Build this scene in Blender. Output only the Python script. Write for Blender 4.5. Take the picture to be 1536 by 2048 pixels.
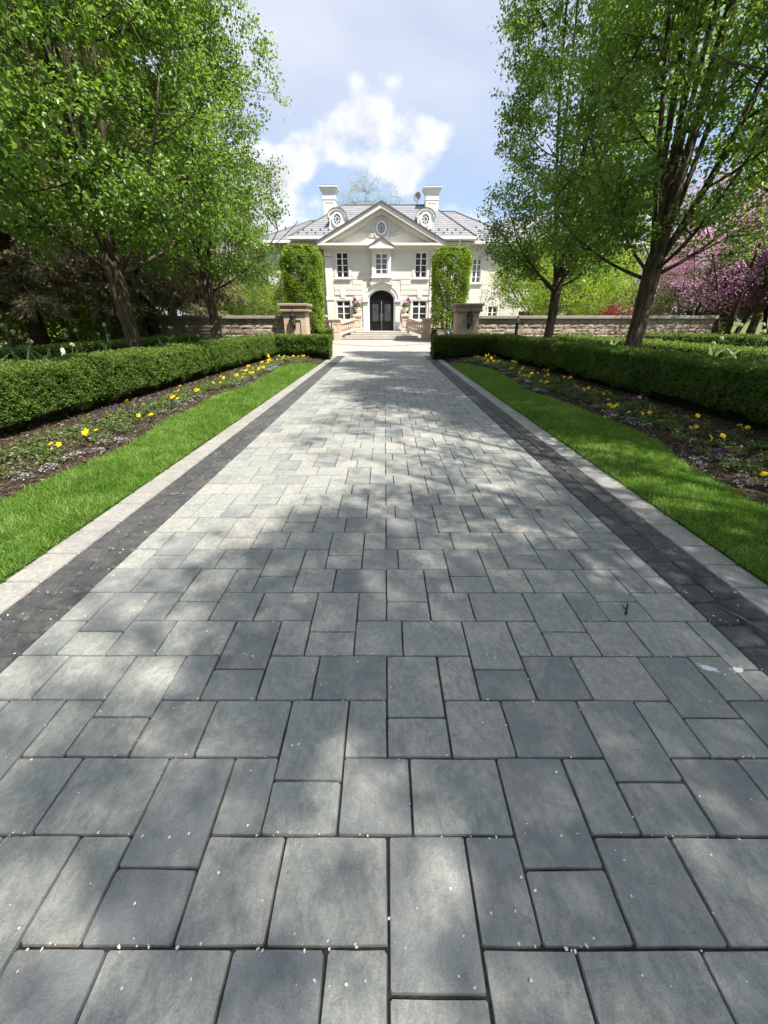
import bpy, bmesh, math, random
import numpy as np
from mathutils import Vector, Matrix
PI = math.pi
R = math.radians
random.seed(4)
rng = np.random.default_rng(7)
scene = bpy.context.scene
C = scene.collection
for o in list(bpy.data.objects):
    bpy.data.objects.remove(o)

# ------------------------------------------------------------------ camera
cam_d = bpy.data.cameras.new('camera')
cam = bpy.data.objects.new('camera', cam_d)
C.objects.link(cam)
scene.camera = cam
cam_d.sensor_fit = 'HORIZONTAL'
cam_d.sensor_width = 36
cam_d.lens = 18.02
cam_d.clip_start = 0.05
cam_d.clip_end = 3000
cam.location = (0, 0, 1.6)
cam.rotation_euler = (R(90 - 26.6), 0, R(0.1))

# ------------------------------------------------------------------ sky, sun, exposure
SUN_EL, SUN_AZ = R(57), R(131)           # azimuth clockwise from +Y
sunv = Vector((math.sin(SUN_AZ) * math.cos(SUN_EL), math.cos(SUN_AZ) * math.cos(SUN_EL), math.sin(SUN_EL)))
world = bpy.data.worlds.new('World')
scene.world = world
world.use_nodes = True


class NT:
    """small helper to wire node trees"""
    def __init__(s, tree):
        s.t = tree
        s.n = tree.nodes
        s.l = tree.links

    def add(s, typ, ins=None, **kw):
        nd = s.n.new(typ)
        for k, v in kw.items():
            setattr(nd, k, v)
        for k, v in (ins or {}).items():
            sock = nd.inputs[k]
            if isinstance(v, bpy.types.NodeSocket):
                s.l.new(v, sock)
            elif isinstance(v, bpy.types.Node):
                s.l.new(v.outputs[0], sock)
            else:
                sock.default_value = v
        return nd

    def math(s, op, a, b=0.0, clamp=False):
        return s.add('ShaderNodeMath', {0: a, 1: b}, operation=op, use_clamp=clamp).outputs[0]

    def mix(s, fac, a, b, blend='MIX'):
        nd = s.n.new('ShaderNodeMix')
        nd.data_type = 'RGBA'
        nd.blend_type = blend
        for idx, v in ((0, fac), (6, a), (7, b)):
            sock = nd.inputs[idx]
            if isinstance(v, bpy.types.NodeSocket):
                s.l.new(v, sock)
            else:
                if idx and len(v) == 3:
                    v = (*v, 1)
                sock.default_value = v
        return nd.outputs[2]

    def ramp(s, fac, stops, interp='LINEAR'):
        nd = s.n.new('ShaderNodeValToRGB')
        nd.color_ramp.interpolation = interp
        cr = nd.color_ramp
        while len(cr.elements) < len(stops):
            cr.elements.new(0.5)
        for e, (p, c) in zip(cr.elements, stops):
            e.position = p
            e.color = (*c, 1) if not isinstance(c, (int, float)) else (c, c, c, 1)
        s.l.new(fac, nd.inputs[0])
        return nd.outputs[0]


def build_world():
    w = NT(world.node_tree)
    w.n.clear()
    sky = w.add('ShaderNodeTexSky', sky_type='NISHITA', sun_disc=False, sun_elevation=SUN_EL,
                sun_rotation=SUN_AZ, air_density=1.0, dust_density=1.2, ozone_density=1.5)
    tc = w.add('ShaderNodeTexCoord')
    sep = w.add('ShaderNodeSeparateXYZ', {0: tc.outputs['Generated']})
    zc = w.math('MAXIMUM', sep.outputs[2], 0.0)
    # high thin veil, seen on a plane overhead
    den = w.math('ADD', zc, 0.16)
    px = w.math('DIVIDE', sep.outputs[0], den)
    py = w.math('DIVIDE', sep.outputs[1], den)
    comb = w.add('ShaderNodeCombineXYZ', {0: px, 1: py, 2: 3.1})
    veil = w.add('ShaderNodeTexNoise', {'Vector': comb.outputs[0], 'Scale': 0.9, 'Detail': 5.0, 'Roughness': 0.52, 'Distortion': 0.3})
    vm = w.ramp(veil.outputs[0], [(0.32, 0.30), (0.62, 1.0)])
    veilfac = w.math('MULTIPLY', vm, w.ramp(zc, [(0.14, 0.10), (0.46, 1.0)]))
    # cumulus banks low over the horizon
    mp = w.add('ShaderNodeMapping', {'Vector': tc.outputs['Generated'], 'Location': (CUM[0], CUM[1], CUM[2]), 'Scale': (1.0, 1.0, 1.35)})
    big = w.add('ShaderNodeTexNoise', {'Vector': mp.outputs[0], 'Scale': 4.2, 'Detail': 2.0, 'Roughness': 0.45})
    fine = w.add('ShaderNodeTexNoise', {'Vector': mp.outputs[0], 'Scale': 15.0, 'Detail': 6.0, 'Roughness': 0.55})
    d = w.math('ADD', w.math('MULTIPLY', big.outputs[0], 0.78), w.math('MULTIPLY', fine.outputs[0], 0.22))
    elev = w.ramp(zc, [(0.0, 0.10), (0.20, 0.06), (0.31, -0.06), (0.42, -0.35)])
    d2 = w.math('ADD', d, elev)
    # colour ramps clip at 0, so the elevation term is shifted in a math node instead
    low = w.math('MULTIPLY', w.math('SUBTRACT', zc, 0.192), -0.68)
    d2 = w.math('ADD', d, w.math('MINIMUM', low, 0.03))
    cum = w.add('ShaderNodeMapRange', {0: d2, 1: 0.493, 2: 0.578, 3: 0.0, 4: 1.0}, interpolation_type='SMOOTHSTEP').outputs[0]
    body = w.add('ShaderNodeMapRange', {0: d2, 1: 0.53, 2: 0.70, 3: 1.0, 4: 0.64}).outputs[0]
    shade = w.math('MULTIPLY', body, w.math('ADD', 0.52, w.math('MULTIPLY', fine.outputs[0], 0.95)))
    blue = w.mix(1.0, sky.outputs[0], (1.0, 1.02, 1.06), 'MULTIPLY')
    VE, CU = 5.0, 5.6
    c1 = w.mix(veilfac, blue, (0.90 * VE, 0.935 * VE, 1.04 * VE))
    cw = w.add('ShaderNodeVectorMath', {0: (0.96 * CU, 0.98 * CU, 1.04 * CU)}, operation='SCALE')
    w.l.new(shade, cw.inputs['Scale'])
    c2 = w.mix(w.math('MULTIPLY', cum, 0.96), c1, cw.outputs[0])
    bg = w.add('ShaderNodeBackground', {'Color': c2, 'Strength': 0.10})
    out = w.add('ShaderNodeOutputWorld', {0: bg.outputs[0]})


CUM = (-3.805, -1.068, -0.025)
build_world()
sun_d = bpy.data.lights.new('sun', 'SUN')
sun = bpy.data.objects.new('sun', sun_d)
C.objects.link(sun)
sun_d.energy = 4.9
sun_d.angle = R(0.53)
sun_d.color = (1.0, 0.94, 0.84)
sun.rotation_euler = sunv.to_track_quat('Z', 'Y').to_euler()
sun.location = sunv * 60
vs = scene.view_settings
vs.view_transform = 'Standard'
vs.look = 'None'
vs.gamma = 1
vs.use_curve_mapping = False
vs.exposure = 1.0
cy = scene.cycles
cy.max_bounces = 7
cy.diffuse_bounces = 3
cy.glossy_bounces = 3
cy.transmission_bounces = 6
cy.transparent_max_bounces = 8
cy.caustics_reflective = False
cy.caustics_refractive = False
cy.sample_clamp_indirect = 6.0
cy.use_adaptive_sampling = True
cy.adaptive_threshold = 0.02
cy.adaptive_min_samples = 24


# ------------------------------------------------------------------ object helpers
def link(o, parent=None):
    C.objects.link(o)
    if parent is not None:
        o.parent = parent
    return o


def thing(name, label, cat, loc=(0, 0, 0), rz=0.0, group=None):
    o = bpy.data.objects.new(name, None)
    o.empty_display_size = 0.2
    C.objects.link(o)
    o.location = loc
    o.rotation_euler = (0, 0, rz)
    return tag(o, label, cat, group)


def tag(o, label=None, cat=None, group=None, kind=None):
    if label:
        o['label'] = label
    if cat:
        o['category'] = cat
    if group:
        o['group'] = group
    if kind:
        o['kind'] = kind
    return o


def copy_tree(o, parent=None):
    c = o.copy()
    C.objects.link(c)
    c.parent = parent
    for ch in list(o.children):
        copy_tree(ch, c)
    return c


ORD = ['first', 'second', 'third', 'fourth', 'fifth', 'sixth', 'seventh', 'eighth', 'ninth', 'tenth', 'eleventh', 'twelfth',
       'thirteenth', 'fourteenth', 'fifteenth', 'sixteenth', 'seventeenth', 'eighteenth', 'nineteenth', 'twentieth']


def ordinal(i):
    if i < 20:
        return ORD[i]
    t = {2: 'twenty', 3: 'thirty', 4: 'forty', 5: 'fifty', 6: 'sixty'}[(i + 1) // 10]
    r = (i + 1) % 10
    return {2: 'twentieth', 3: 'thirtieth', 4: 'fortieth', 5: 'fiftieth', 6: 'sixtieth'}[(i + 1) // 10] if r == 0 else t + '-' + ORD[r - 1]


class MB:
    """collects simple solids in world space; build() links them as one mesh"""
    def __init__(s):
        s.v = []
        s.f = []

    def add(s, vs, fs):
        b = len(s.v)
        s.v += [tuple(p) for p in vs]
        s.f += [tuple(i + b for i in f) for f in fs]
        return s

    def box(s, x0, x1, y0, y1, z0, z1, M=None):
        p = [(x0, y0, z0), (x1, y0, z0), (x1, y1, z0), (x0, y1, z0), (x0, y0, z1), (x1, y0, z1), (x1, y1, z1), (x0, y1, z1)]
        if M is not None:
            p = [M @ Vector(q) for q in p]
        return s.add(p, [(0, 3, 2, 1), (4, 5, 6, 7), (0, 1, 5, 4), (1, 2, 6, 5), (2, 3, 7, 6), (3, 0, 4, 7)])

    def cbox(s, x0, x1, y0, y1, z0, z1, c=0.01, M=None):
        """box with chamfered upper and lower rims"""
        rings = [(c, z0), (0, z0 + c), (0, z1 - c), (c, z1)]
        p = []
        for i, z in rings:
            p += [(x0 + i, y0 + i, z), (x1 - i, y0 + i, z), (x1 - i, y1 - i, z), (x0 + i, y1 - i, z)]
        if M is not None:
            p = [M @ Vector(q) for q in p]
        f = [(3, 2, 1, 0), (12, 13, 14, 15)]
        for r in range(3):
            for k in range(4):
                a, b2 = r * 4 + k, r * 4 + (k + 1) % 4
                f.append((a, b2, b2 + 4, a + 4))
        return s.add(p, f)

    def prism(s, poly, y0, y1, axis='y'):
        """extrude a polygon; axis y: poly is (x,z) ; axis z: (x,y) ; axis x: (y,z)"""
        n = len(poly)
        def pt(a, b, t):
            return (a, t, b) if axis == 'y' else ((a, b, t) if axis == 'z' else (t, a, b))
        p = [pt(a, b, y0) for a, b in poly] + [pt(a, b, y1) for a, b in poly]
        f = [tuple(range(n)), tuple(range(2 * n - 1, n - 1, -1))]
        f += [(i, i + n, (i + 1) % n + n, (i + 1) % n) for i in range(n)]
        return s.add(p, f)

    def tube(s, pts, rad, sides=6, cap=True):
        pts = [Vector(p) for p in pts]
        if not hasattr(rad, '__len__'):
            rad = [rad] * len(pts)
        base = len(s.v)
        prev = None
        for i, p in enumerate(pts):
            d = (pts[min(i + 1, len(pts) - 1)] - pts[max(i - 1, 0)])
            if d.length < 1e-9:
                d = Vector((0, 0, 1))
            d.normalize()
            if prev is None:
                a = Vector((1, 0, 0)) if abs(d.x) < 0.8 else Vector((0, 1, 0))
            else:
                a = prev
            u = (a - d * a.dot(d)).normalized()
            prev = u
            w = d.cross(u)
            for k in range(sides):
                t = 2 * PI * k / sides
                q = p + (u * math.cos(t) + w * math.sin(t)) * rad[i]
                s.v.append((q.x, q.y, q.z))
        for i in range(len(pts) - 1):
            for k in range(sides):
                a = base + i * sides + k
                b = base + i * sides + (k + 1) % sides
                s.f.append((a, b, b + sides, a + sides))
        if cap:
            s.f.append(tuple(base + k for k in range(sides - 1, -1, -1)))
            e = base + (len(pts) - 1) * sides
            s.f.append(tuple(e + k for k in range(sides)))
        return s

    def lathe(s, prof, cx=0, cy=0, cz=0, sides=12, rot=0.0):
        base = len(s.v)
        for r, z in prof:
            for k in range(sides):
                t = 2 * PI * k / sides + rot
                s.v.append((cx + r * math.cos(t), cy + r * math.sin(t), cz + z))
        for i in range(len(prof) - 1):
            for k in range(sides):
                a = base + i * sides + k
                b = base + i * sides + (k + 1) % sides
                s.f.append((a, b, b + sides, a + sides))
        s.f.append(tuple(base + k for k in range(sides - 1, -1, -1)))
        e = base + (len(prof) - 1) * sides
        s.f.append(tuple(e + k for k in range(sides)))
        return s

    def build(s, name, m, parent=None, origin=None, smooth=False):
        ox, oy, oz = origin if origin is not None else (0, 0, 0)
        me = bpy.data.meshes.new(name)
        me.from_pydata([(x - ox, y - oy, z - oz) for x, y, z in s.v], [], s.f)
        if m is not None:
            me.materials.append(m)
        if smooth:
            me.polygons.foreach_set('use_smooth', [True] * len(me.polygons))
        me.update()
        return link(bpy.data.objects.new(name, me), parent)


def np_mesh(name, V, F, m, attrs=None, smooth=False):
    """V (n,3), F (k,3|4) arrays -> mesh datablock"""
    me = bpy.data.meshes.new(name)
    V = np.ascontiguousarray(V, dtype=np.float32)
    F = np.ascontiguousarray(F, dtype=np.int32)
    k = F.shape[1]
    me.vertices.add(len(V))
    me.vertices.foreach_set('co', V.ravel())
    me.loops.add(F.size)
    me.loops.foreach_set('vertex_index', F.ravel())
    me.polygons.add(len(F))
    me.polygons.foreach_set('loop_start', np.arange(0, F.size, k, dtype=np.int32))
    if smooth:
        me.polygons.foreach_set('use_smooth', np.ones(len(F), dtype=bool))
    for an, arr in (attrs or {}).items():
        a = me.attributes.new(an, 'FLOAT', 'POINT')
        a.data.foreach_set('value', np.ascontiguousarray(arr, dtype=np.float32))
    me.update(calc_edges=True)
    if m is not None:
        me.materials.append(m)
    return me


def np_obj(name, V, F, m, parent=None, attrs=None, smooth=False):
    return link(bpy.data.objects.new(name, np_mesh(name, V, F, m, attrs, smooth)), parent)


def norm(a):
    return a / np.maximum(np.linalg.norm(a, axis=1, keepdims=True), 1e-9)


def leaf_arrays(P, D, N, L, W, fold=0.18, kite=False):
    """one leaf blade per point: P base, D towards tip, N upper normal"""
    D = norm(D)
    S = norm(np.cross(N, D))
    N = np.cross(D, S)
    L = L[:, None]
    W = W[:, None]
    if kite:
        v = np.stack([P, P + D * L * 0.45 + S * W * 0.5 + N * W * fold, P + D * L, P + D * L * 0.45 - S * W * 0.5 + N * W * fold], 1)
        n = len(P)
        F = np.arange(n * 4).reshape(n, 4)
        return v.reshape(-1, 3), F, 4
    v = np.stack([P,
                  P + D * L * 0.25 + S * W * 0.46 + N * W * fold,
                  P + D * L * 0.66 + S * W * 0.40 + N * W * fold - N * L * 0.05,
                  P + D * L - N * L * 0.12,
                  P + D * L * 0.66 - S * W * 0.40 + N * W * fold - N * L * 0.05,
                  P + D * L * 0.25 - S * W * 0.46 + N * W * fold], 1)
    n = len(P)
    b = np.arange(n)[:, None] * 6
    F = np.concatenate([b + np.array([[0, 1, 2, 3]]), b + np.array([[0, 3, 4, 5]])], 0)
    return v.reshape(-1, 3), F, 6


_lat = np.random.default_rng(99).random(65536)


def vnoise(p):
    """smooth value noise in 0..1 at points p (n,3)"""
    i = np.floor(p).astype(np.int64)
    f = p - i
    f = f * f * (3 - 2 * f)
    out = 0
    for dx in (0, 1):
        for dy in (0, 1):
            for dz in (0, 1):
                h = ((i[:, 0] + dx) * 73856093 ^ (i[:, 1] + dy) * 19349663 ^ (i[:, 2] + dz) * 83492791) & 65535
                w = (f[:, 0] if dx else 1 - f[:, 0]) * (f[:, 1] if dy else 1 - f[:, 1]) * (f[:, 2] if dz else 1 - f[:, 2])
                out = out + _lat[h] * w
    return out


def rand_dirs(n, g=rng):
    return norm(g.normal(size=(n, 3)))


# ------------------------------------------------------------------ materials
def new_mat(name):
    m = bpy.data.materials.new(name)
    m.use_nodes = True
    t = NT(m.node_tree)
    t.n.clear()
    return m, t


def finish(t, shader, disp=None):
    t.add('ShaderNodeOutputMaterial', {0: shader})


def principled(t, col, rough=0.6, bump=None, spec=0.5, metal=0.0, **kw):
    p = t.n.new('ShaderNodeBsdfPrincipled')
    for k, v in (('Base Color', col), ('Roughness', rough), ('Metallic', metal), ('Specular IOR Level', spec)):
        if isinstance(v, bpy.types.NodeSocket):
            t.l.new(v, p.inputs[k])
        else:
            p.inputs[k].default_value = (*v, 1) if k == 'Base Color' and len(v) == 3 else v
    for k, v in kw.items():
        p.inputs[k].default_value = v
    if bump is not None:
        t.l.new(bump, p.inputs['Normal'])
    return p


def leaf_mat(name, cols, trans, tfac=0.4, rough=0.45, spec=0.35, nscale=0.5):
    """foliage: tint attribute picks the leaf colour; light passes through"""
    m, t = new_mat(name)
    a = t.add('ShaderNodeAttribute', attribute_name='tint')
    col = t.ramp(a.outputs['Fac'], [(i / (len(cols) - 1), c) for i, c in enumerate(cols)])
    tcol = t.mix(0.5, col, trans)
    p = principled(t, col, rough, spec=spec)
    tr = t.add('ShaderNodeBsdfTranslucent', {'Color': t.mix(1.0, tcol, (1.7, 1.7, 1.3), 'MULTIPLY')})
    mx = t.add('ShaderNodeMixShader', {0: tfac, 1: p.outputs[0], 2: tr.outputs[0]})
    finish(t, mx.outputs[0])
    return m


def noise_mat(name, c1, c2, scale, rough=0.7, bump=0.2, bscale=None, detail=6.0, spec=0.3, bdist=0.01, c3=None, stretch=None):
    m, t = new_mat(name)
    g = t.add('ShaderNodeNewGeometry')
    vec = g.outputs['Position']
    if stretch:
        vec = t.add('ShaderNodeMapping', {'Vector': vec, 'Scale': stretch}).outputs[0]
    n = t.add('ShaderNodeTexNoise', {'Vector': vec, 'Scale': scale, 'Detail': detail, 'Roughness': 0.6})
    stops = [(0.3, c1), (0.7, c2)] if c3 is None else [(0.28, c1), (0.5, c2), (0.72, c3)]
    col = t.ramp(n.outputs[0], stops)
    n2 = t.add('ShaderNodeTexNoise', {'Vector': vec, 'Scale': bscale or scale * 6, 'Detail': 5.0, 'Roughness': 0.6})
    b = t.add('ShaderNodeBump', {'Strength': bump, 'Distance': bdist, 'Height': n2.outputs[0]})
    finish(t, principled(t, col, rough, b.outputs[0], spec).outputs[0])
    return m


def plain_mat(name, col, rough=0.5, metal=0.0, spec=0.5, var=0.06, scale=3.0, **kw):
    m, t = new_mat(name)
    g = t.add('ShaderNodeNewGeometry')
    n = t.add('ShaderNodeTexNoise', {'Vector': g.outputs['Position'], 'Scale': scale, 'Detail': 5.0})
    c = t.ramp(n.outputs[0], [(0.3, tuple(x * (1 - var) for x in col)), (0.7, tuple(min(1, x * (1 + var)) for x in col))])
    finish(t, principled(t, c, rough, None, spec, metal, **kw).outputs[0])
    return m


M = {}


def make_materials():
    # slate pavers: every stone has its own tint; cloudy cleft surface
    def paver(name, stops, darken, bscale=9.0, bstr=0.6, warm=(0.430, 0.405, 0.362)):
        m, t = new_mat(name)
        a = t.add('ShaderNodeAttribute', attribute_name='tint')
        g = t.add('ShaderNodeNewGeometry')
        base = t.ramp(a.outputs['Fac'], stops)
        off = t.add('ShaderNodeVectorMath', {0: g.outputs['Position'], 1: (0, 0, 0)}, operation='ADD')
        sh = t.add('ShaderNodeCombineXYZ', {0: t.math('MULTIPLY', a.outputs['Fac'], 37.0), 1: t.math('MULTIPLY', a.outputs['Fac'], 91.0)})
        t.l.new(sh.outputs[0], off.inputs[1])
        vec = off.outputs[0]
        n1 = t.add('ShaderNodeTexNoise', {'Vector': vec, 'Scale': 6.0, 'Detail': 5.0, 'Roughness': 0.6, 'Distortion': 0.6})
        n2 = t.add('ShaderNodeTexNoise', {'Vector': t.add('ShaderNodeMapping', {'Vector': vec, 'Scale': (1, 0.62, 1), 'Rotation': (0, 0, 0.6)}).outputs[0],
                                          'Scale': 34.0, 'Detail': 8.0, 'Roughness': 0.72, 'Distortion': 0.4})
        n3 = t.add('ShaderNodeTexNoise', {'Vector': vec, 'Scale': 190.0, 'Detail': 3.0, 'Roughness': 0.7})
        gr = t.add('ShaderNodeTexNoise', {'Vector': vec, 'Scale': 420.0, 'Detail': 2.0})
        c = t.mix(t.math('MULTIPLY', t.ramp(n1.outputs[0], [(0.44, 0.0), (0.64, 1.0)]), 0.55), base, warm)
        c = t.mix(t.ramp(n2.outputs[0], [(0.36, 0.60), (0.58, 0.0)]), c, darken)
        c = t.mix(1.0, c, t.ramp(n3.outputs[0], [(0.30, 0.78), (0.70, 1.20)]), 'MULTIPLY')
        c = t.mix(t.ramp(gr.outputs[0], [(0.66, 0.0), (0.74, 0.45)]), c, (0.46, 0.46, 0.44))
        # soft cleft ridges of riven slate
        rd_ = t.add('ShaderNodeTexNoise', {'Vector': vec, 'Scale': 8.0, 'Detail': 8.0, 'Roughness': 0.6, 'Distortion': 1.8})
        rdg = t.math('ABSOLUTE', t.math('SUBTRACT', rd_.outputs[0], 0.5))
        rdf = t.ramp(rdg, [(0.0, 0.30), (0.045, 0.10), (0.11, 0.0)])
        c = t.mix(rdf, c, darken)
        # rusty and pale stains here and there
        stn = t.add('ShaderNodeTexNoise', {'Vector': g.outputs['Position'], 'Scale': 2.3, 'Detail': 6.0, 'Roughness': 0.7})
        c = t.mix(t.ramp(stn.outputs[0], [(0.62, 0.0), (0.74, 0.35)]), c, darken)
        # cleft lines across the slate
        mu = t.add('ShaderNodeTexNoise', {'Vector': vec, 'Scale': 4.0, 'Detail': 5.0, 'Distortion': 1.4})
        ln = t.math('ABSOLUTE', t.math('SUBTRACT', mu.outputs[0], 0.5))
        crack = t.ramp(ln, [(0.0, 1.0), (0.006, 0.0)])
        c = t.mix(t.math('MULTIPLY', crack, 0.30), c, darken)
        hb = t.math('ADD', t.math('MULTIPLY', n2.outputs[0], 0.55), t.math('MULTIPLY', n1.outputs[0], 0.5))
        hb = t.math('SUBTRACT', hb, t.math('MULTIPLY', crack, 0.10))
        hb = t.math('ADD', hb, t.math('MULTIPLY', n3.outputs[0], 0.16))
        hb = t.math('SUBTRACT', hb, t.math('MULTIPLY', rdf, 0.35))
        b = t.add('ShaderNodeBump', {'Strength': bstr, 'Distance': 0.012, 'Height': hb})
        rgh = t.ramp(n1.outputs[0], [(0.3, 0.52), (0.7, 0.72)])
        finish(t, principled(t, c, rgh, b.outputs[0], 0.4).outputs[0])
        return m
    M['paver'] = paver('slate_paver', [(0.0, (0.195, 0.212, 0.218)), (0.22, (0.255, 0.274, 0.270)), (0.30, (0.288, 0.310, 0.288)), (0.6, (0.334, 0.346, 0.322)), (0.8, (0.362, 0.362, 0.334)), (1.0, (0.405, 0.394, 0.362))], (0.172, 0.180, 0.180))
    M['edge'] = paver('pale_edging', [(0.0, (0.27, 0.275, 0.272)), (0.5, (0.31, 0.31, 0.295)), (1.0, (0.35, 0.342, 0.32))], (0.19, 0.19, 0.185))
    M['cobble'] = paver('charcoal_cobble', [(0.0, (0.055, 0.057, 0.063)), (0.6, (0.078, 0.080, 0.086)), (1.0, (0.120, 0.116, 0.112))], (0.032, 0.033, 0.036), bstr=0.6, warm=(0.145, 0.136, 0.126))
    M['joint'] = noise_mat('joint_sand', (0.018, 0.017, 0.015), (0.075, 0.067, 0.056), 38, 0.95, 0.5, 300, bdist=0.004)
    M['court'] = None
    M['soil'] = noise_mat('garden_soil', (0.026, 0.020, 0.015), (0.075, 0.060, 0.046), 14, 0.95, 0.7, 60, bdist=0.02, spec=0.1)
    M['ground'] = noise_mat('wooded_ground', (0.075, 0.090, 0.030), (0.125, 0.150, 0.045), 2.0, 0.95, 0.6, 30, bdist=0.03, spec=0.1, c3=(0.13, 0.10, 0.06))
    M['turf'] = noise_mat('turf_base', (0.030, 0.055, 0.010), (0.055, 0.095, 0.016), 9, 0.95, 0.5, 80, spec=0.1)
    M['chip'] = leaf_mat('mulch_chip', [(0.026, 0.019, 0.014), (0.085, 0.062, 0.044), (0.22, 0.18, 0.135), (0.42, 0.37, 0.30)], (0.1, 0.06, 0.04), 0.02, 0.9, 0.1)
    M['grass'] = leaf_mat('lawn_grass', [(0.038, 0.095, 0.011), (0.078, 0.170, 0.020), (0.140, 0.252, 0.036), (0.31, 0.37, 0.12)], (0.22, 0.41, 0.05), 0.38, 0.5, 0.25)
    M['hedge'] = leaf_mat('hedge_leaf', [(0.030, 0.062, 0.014), (0.072, 0.125, 0.026), (0.130, 0.200, 0.040), (0.23, 0.31, 0.07)], (0.26, 0.38, 0.06), 0.30, 0.5, 0.22)
    M['hedgecore'] = noise_mat('hedge_inner_twigs', (0.010, 0.012, 0.006), (0.030, 0.032, 0.014), 25, 0.95, 0.8, 90, bdist=0.03, spec=0.05)
    M['pear'] = leaf_mat('pear_leaf', [(0.030, 0.074, 0.014), (0.066, 0.138, 0.024), (0.122, 0.212, 0.036), (0.25, 0.33, 0.085)], (0.29, 0.46, 0.055), 0.42, 0.36, 0.45)
    M['lime'] = leaf_mat('young_leaf', [(0.085, 0.165, 0.018), (0.15, 0.26, 0.025), (0.22, 0.33, 0.035), (0.29, 0.38, 0.06)], (0.40, 0.52, 0.05), 0.45, 0.4, 0.35)
    M['dark'] = leaf_mat('woodland_leaf', [(0.040, 0.072, 0.018), (0.080, 0.130, 0.028), (0.130, 0.190, 0.040), (0.21, 0.26, 0.06)], (0.28, 0.38, 0.06), 0.42, 0.5, 0.3)
    M['spruce'] = leaf_mat('spruce_needles', [(0.060, 0.085, 0.034), (0.125, 0.140, 0.058), (0.27, 0.225, 0.125), (0.48, 0.39, 0.26)], (0.10, 0.12, 0.04), 0.15, 0.7, 0.2)
    M['redbud'] = leaf_mat('redbud_blossom', [(0.38, 0.15, 0.34), (0.53, 0.25, 0.48), (0.65, 0.38, 0.60), (0.76, 0.52, 0.70)], (0.78, 0.40, 0.68), 0.40, 0.6, 0.2)
    M['maplered'] = leaf_mat('red_maple_leaf', [(0.16, 0.02, 0.03), (0.26, 0.04, 0.05), (0.34, 0.07, 0.07)], (0.45, 0.06, 0.06), 0.4, 0.5, 0.3)
    M['bedleaf'] = leaf_mat('bedding_leaf', [(0.035, 0.065, 0.020), (0.080, 0.120, 0.038), (0.155, 0.185, 0.080), (0.28, 0.285, 0.150)], (0.2, 0.3, 0.05), 0.3, 0.45, 0.35)
    M['strap'] = leaf_mat('bulb_leaf', [(0.11, 0.19, 0.09), (0.17, 0.26, 0.13), (0.24, 0.33, 0.20)], (0.28, 0.42, 0.12), 0.3, 0.35, 0.45)
    M['alyssum'] = leaf_mat('alyssum_bloom', [(0.16, 0.16, 0.22), (0.30, 0.30, 0.36), (0.46, 0.45, 0.50), (0.72, 0.71, 0.72)], (0.6, 0.6, 0.65), 0.2, 0.7, 0.2)
    M['allium'] = leaf_mat('allium_bud', [(0.42, 0.47, 0.28), (0.62, 0.64, 0.48), (0.74, 0.74, 0.66)], (0.6, 0.62, 0.4), 0.2, 0.6, 0.2)
    M['yellow'] = leaf_mat('yellow_petal', [(0.72, 0.42, 0.01), (0.80, 0.55, 0.012), (0.84, 0.66, 0.03)], (0.85, 0.62, 0.02), 0.3, 0.5, 0.25)
    M['purple'] = leaf_mat('purple_petal', [(0.035, 0.010, 0.05), (0.07, 0.018, 0.10), (0.12, 0.04, 0.17)], (0.16, 0.03, 0.2), 0.25, 0.5, 0.25)
    M['petal'] = plain_mat('fallen_petal', (0.80, 0.78, 0.72), 0.6)
    M['bark'] = noise_mat('grey_bark', (0.030, 0.023, 0.016), (0.090, 0.070, 0.050), 15, 0.9, 1.0, 34, bdist=0.045, spec=0.15, c3=(0.19, 0.155, 0.115), stretch=(1, 1, 0.20))
    M['barkdark'] = noise_mat('spruce_bark', (0.028, 0.020, 0.015), (0.075, 0.055, 0.040), 11, 0.9, 0.9, 26, bdist=0.03, spec=0.1, stretch=(1, 1, 0.4))
    M['twig'] = noise_mat('pale_twig', (0.14, 0.11, 0.08), (0.30, 0.24, 0.18), 8, 0.9, 0.3)
    # house
    M['stucco'] = noise_mat('cream_stucco', (0.600, 0.582, 0.540), (0.665, 0.645, 0.602), 1.1, 0.85, 0.12, 60, bdist=0.006, spec=0.2)
    M['trim'] = noise_mat('pale_stone_trim', (0.655, 0.638, 0.598), (0.715, 0.698, 0.658), 1.6, 0.8, 0.08, 50, bdist=0.005, spec=0.25)
    M['white'] = plain_mat('white_window_paint', (0.80, 0.80, 0.79), 0.45)
    M['roof'] = noise_mat('grey_slate_roof', (0.175, 0.182, 0.198), (0.225, 0.232, 0.250), 1.2, 0.75, 0.5, 16, bdist=0.02, c3=(0.285, 0.290, 0.305), stretch=(1.0, 1.0, 6.0))
    M['lead'] = plain_mat('dark_roof_edge', (0.10, 0.085, 0.085), 0.6)
    M['glass'] = None
    M['doorpaint'] = plain_mat('black_door_paint', (0.007, 0.008, 0.010), 0.5, spec=0.2)
    M['iron'] = plain_mat('black_iron', (0.012, 0.012, 0.013), 0.45)
    M['gutter'] = plain_mat('white_gutter', (0.74, 0.73, 0.71), 0.5)
    M['buff'] = noise_mat('buff_limestone', (0.47, 0.37, 0.255), (0.55, 0.44, 0.315), 2.2, 0.8, 0.15, 70, bdist=0.006, spec=0.25)
    M['brownstone'] = noise_mat('brown_limestone_cap', (0.31, 0.24, 0.175), (0.39, 0.305, 0.225), 2.5, 0.8, 0.15, 70, bdist=0.006, spec=0.25)
    M['pinkstone'] = noise_mat('pinkish_limestone', (0.55, 0.42, 0.325), (0.64, 0.505, 0.40), 2.2, 0.8, 0.12, 70, bdist=0.006, spec=0.25)
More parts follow.
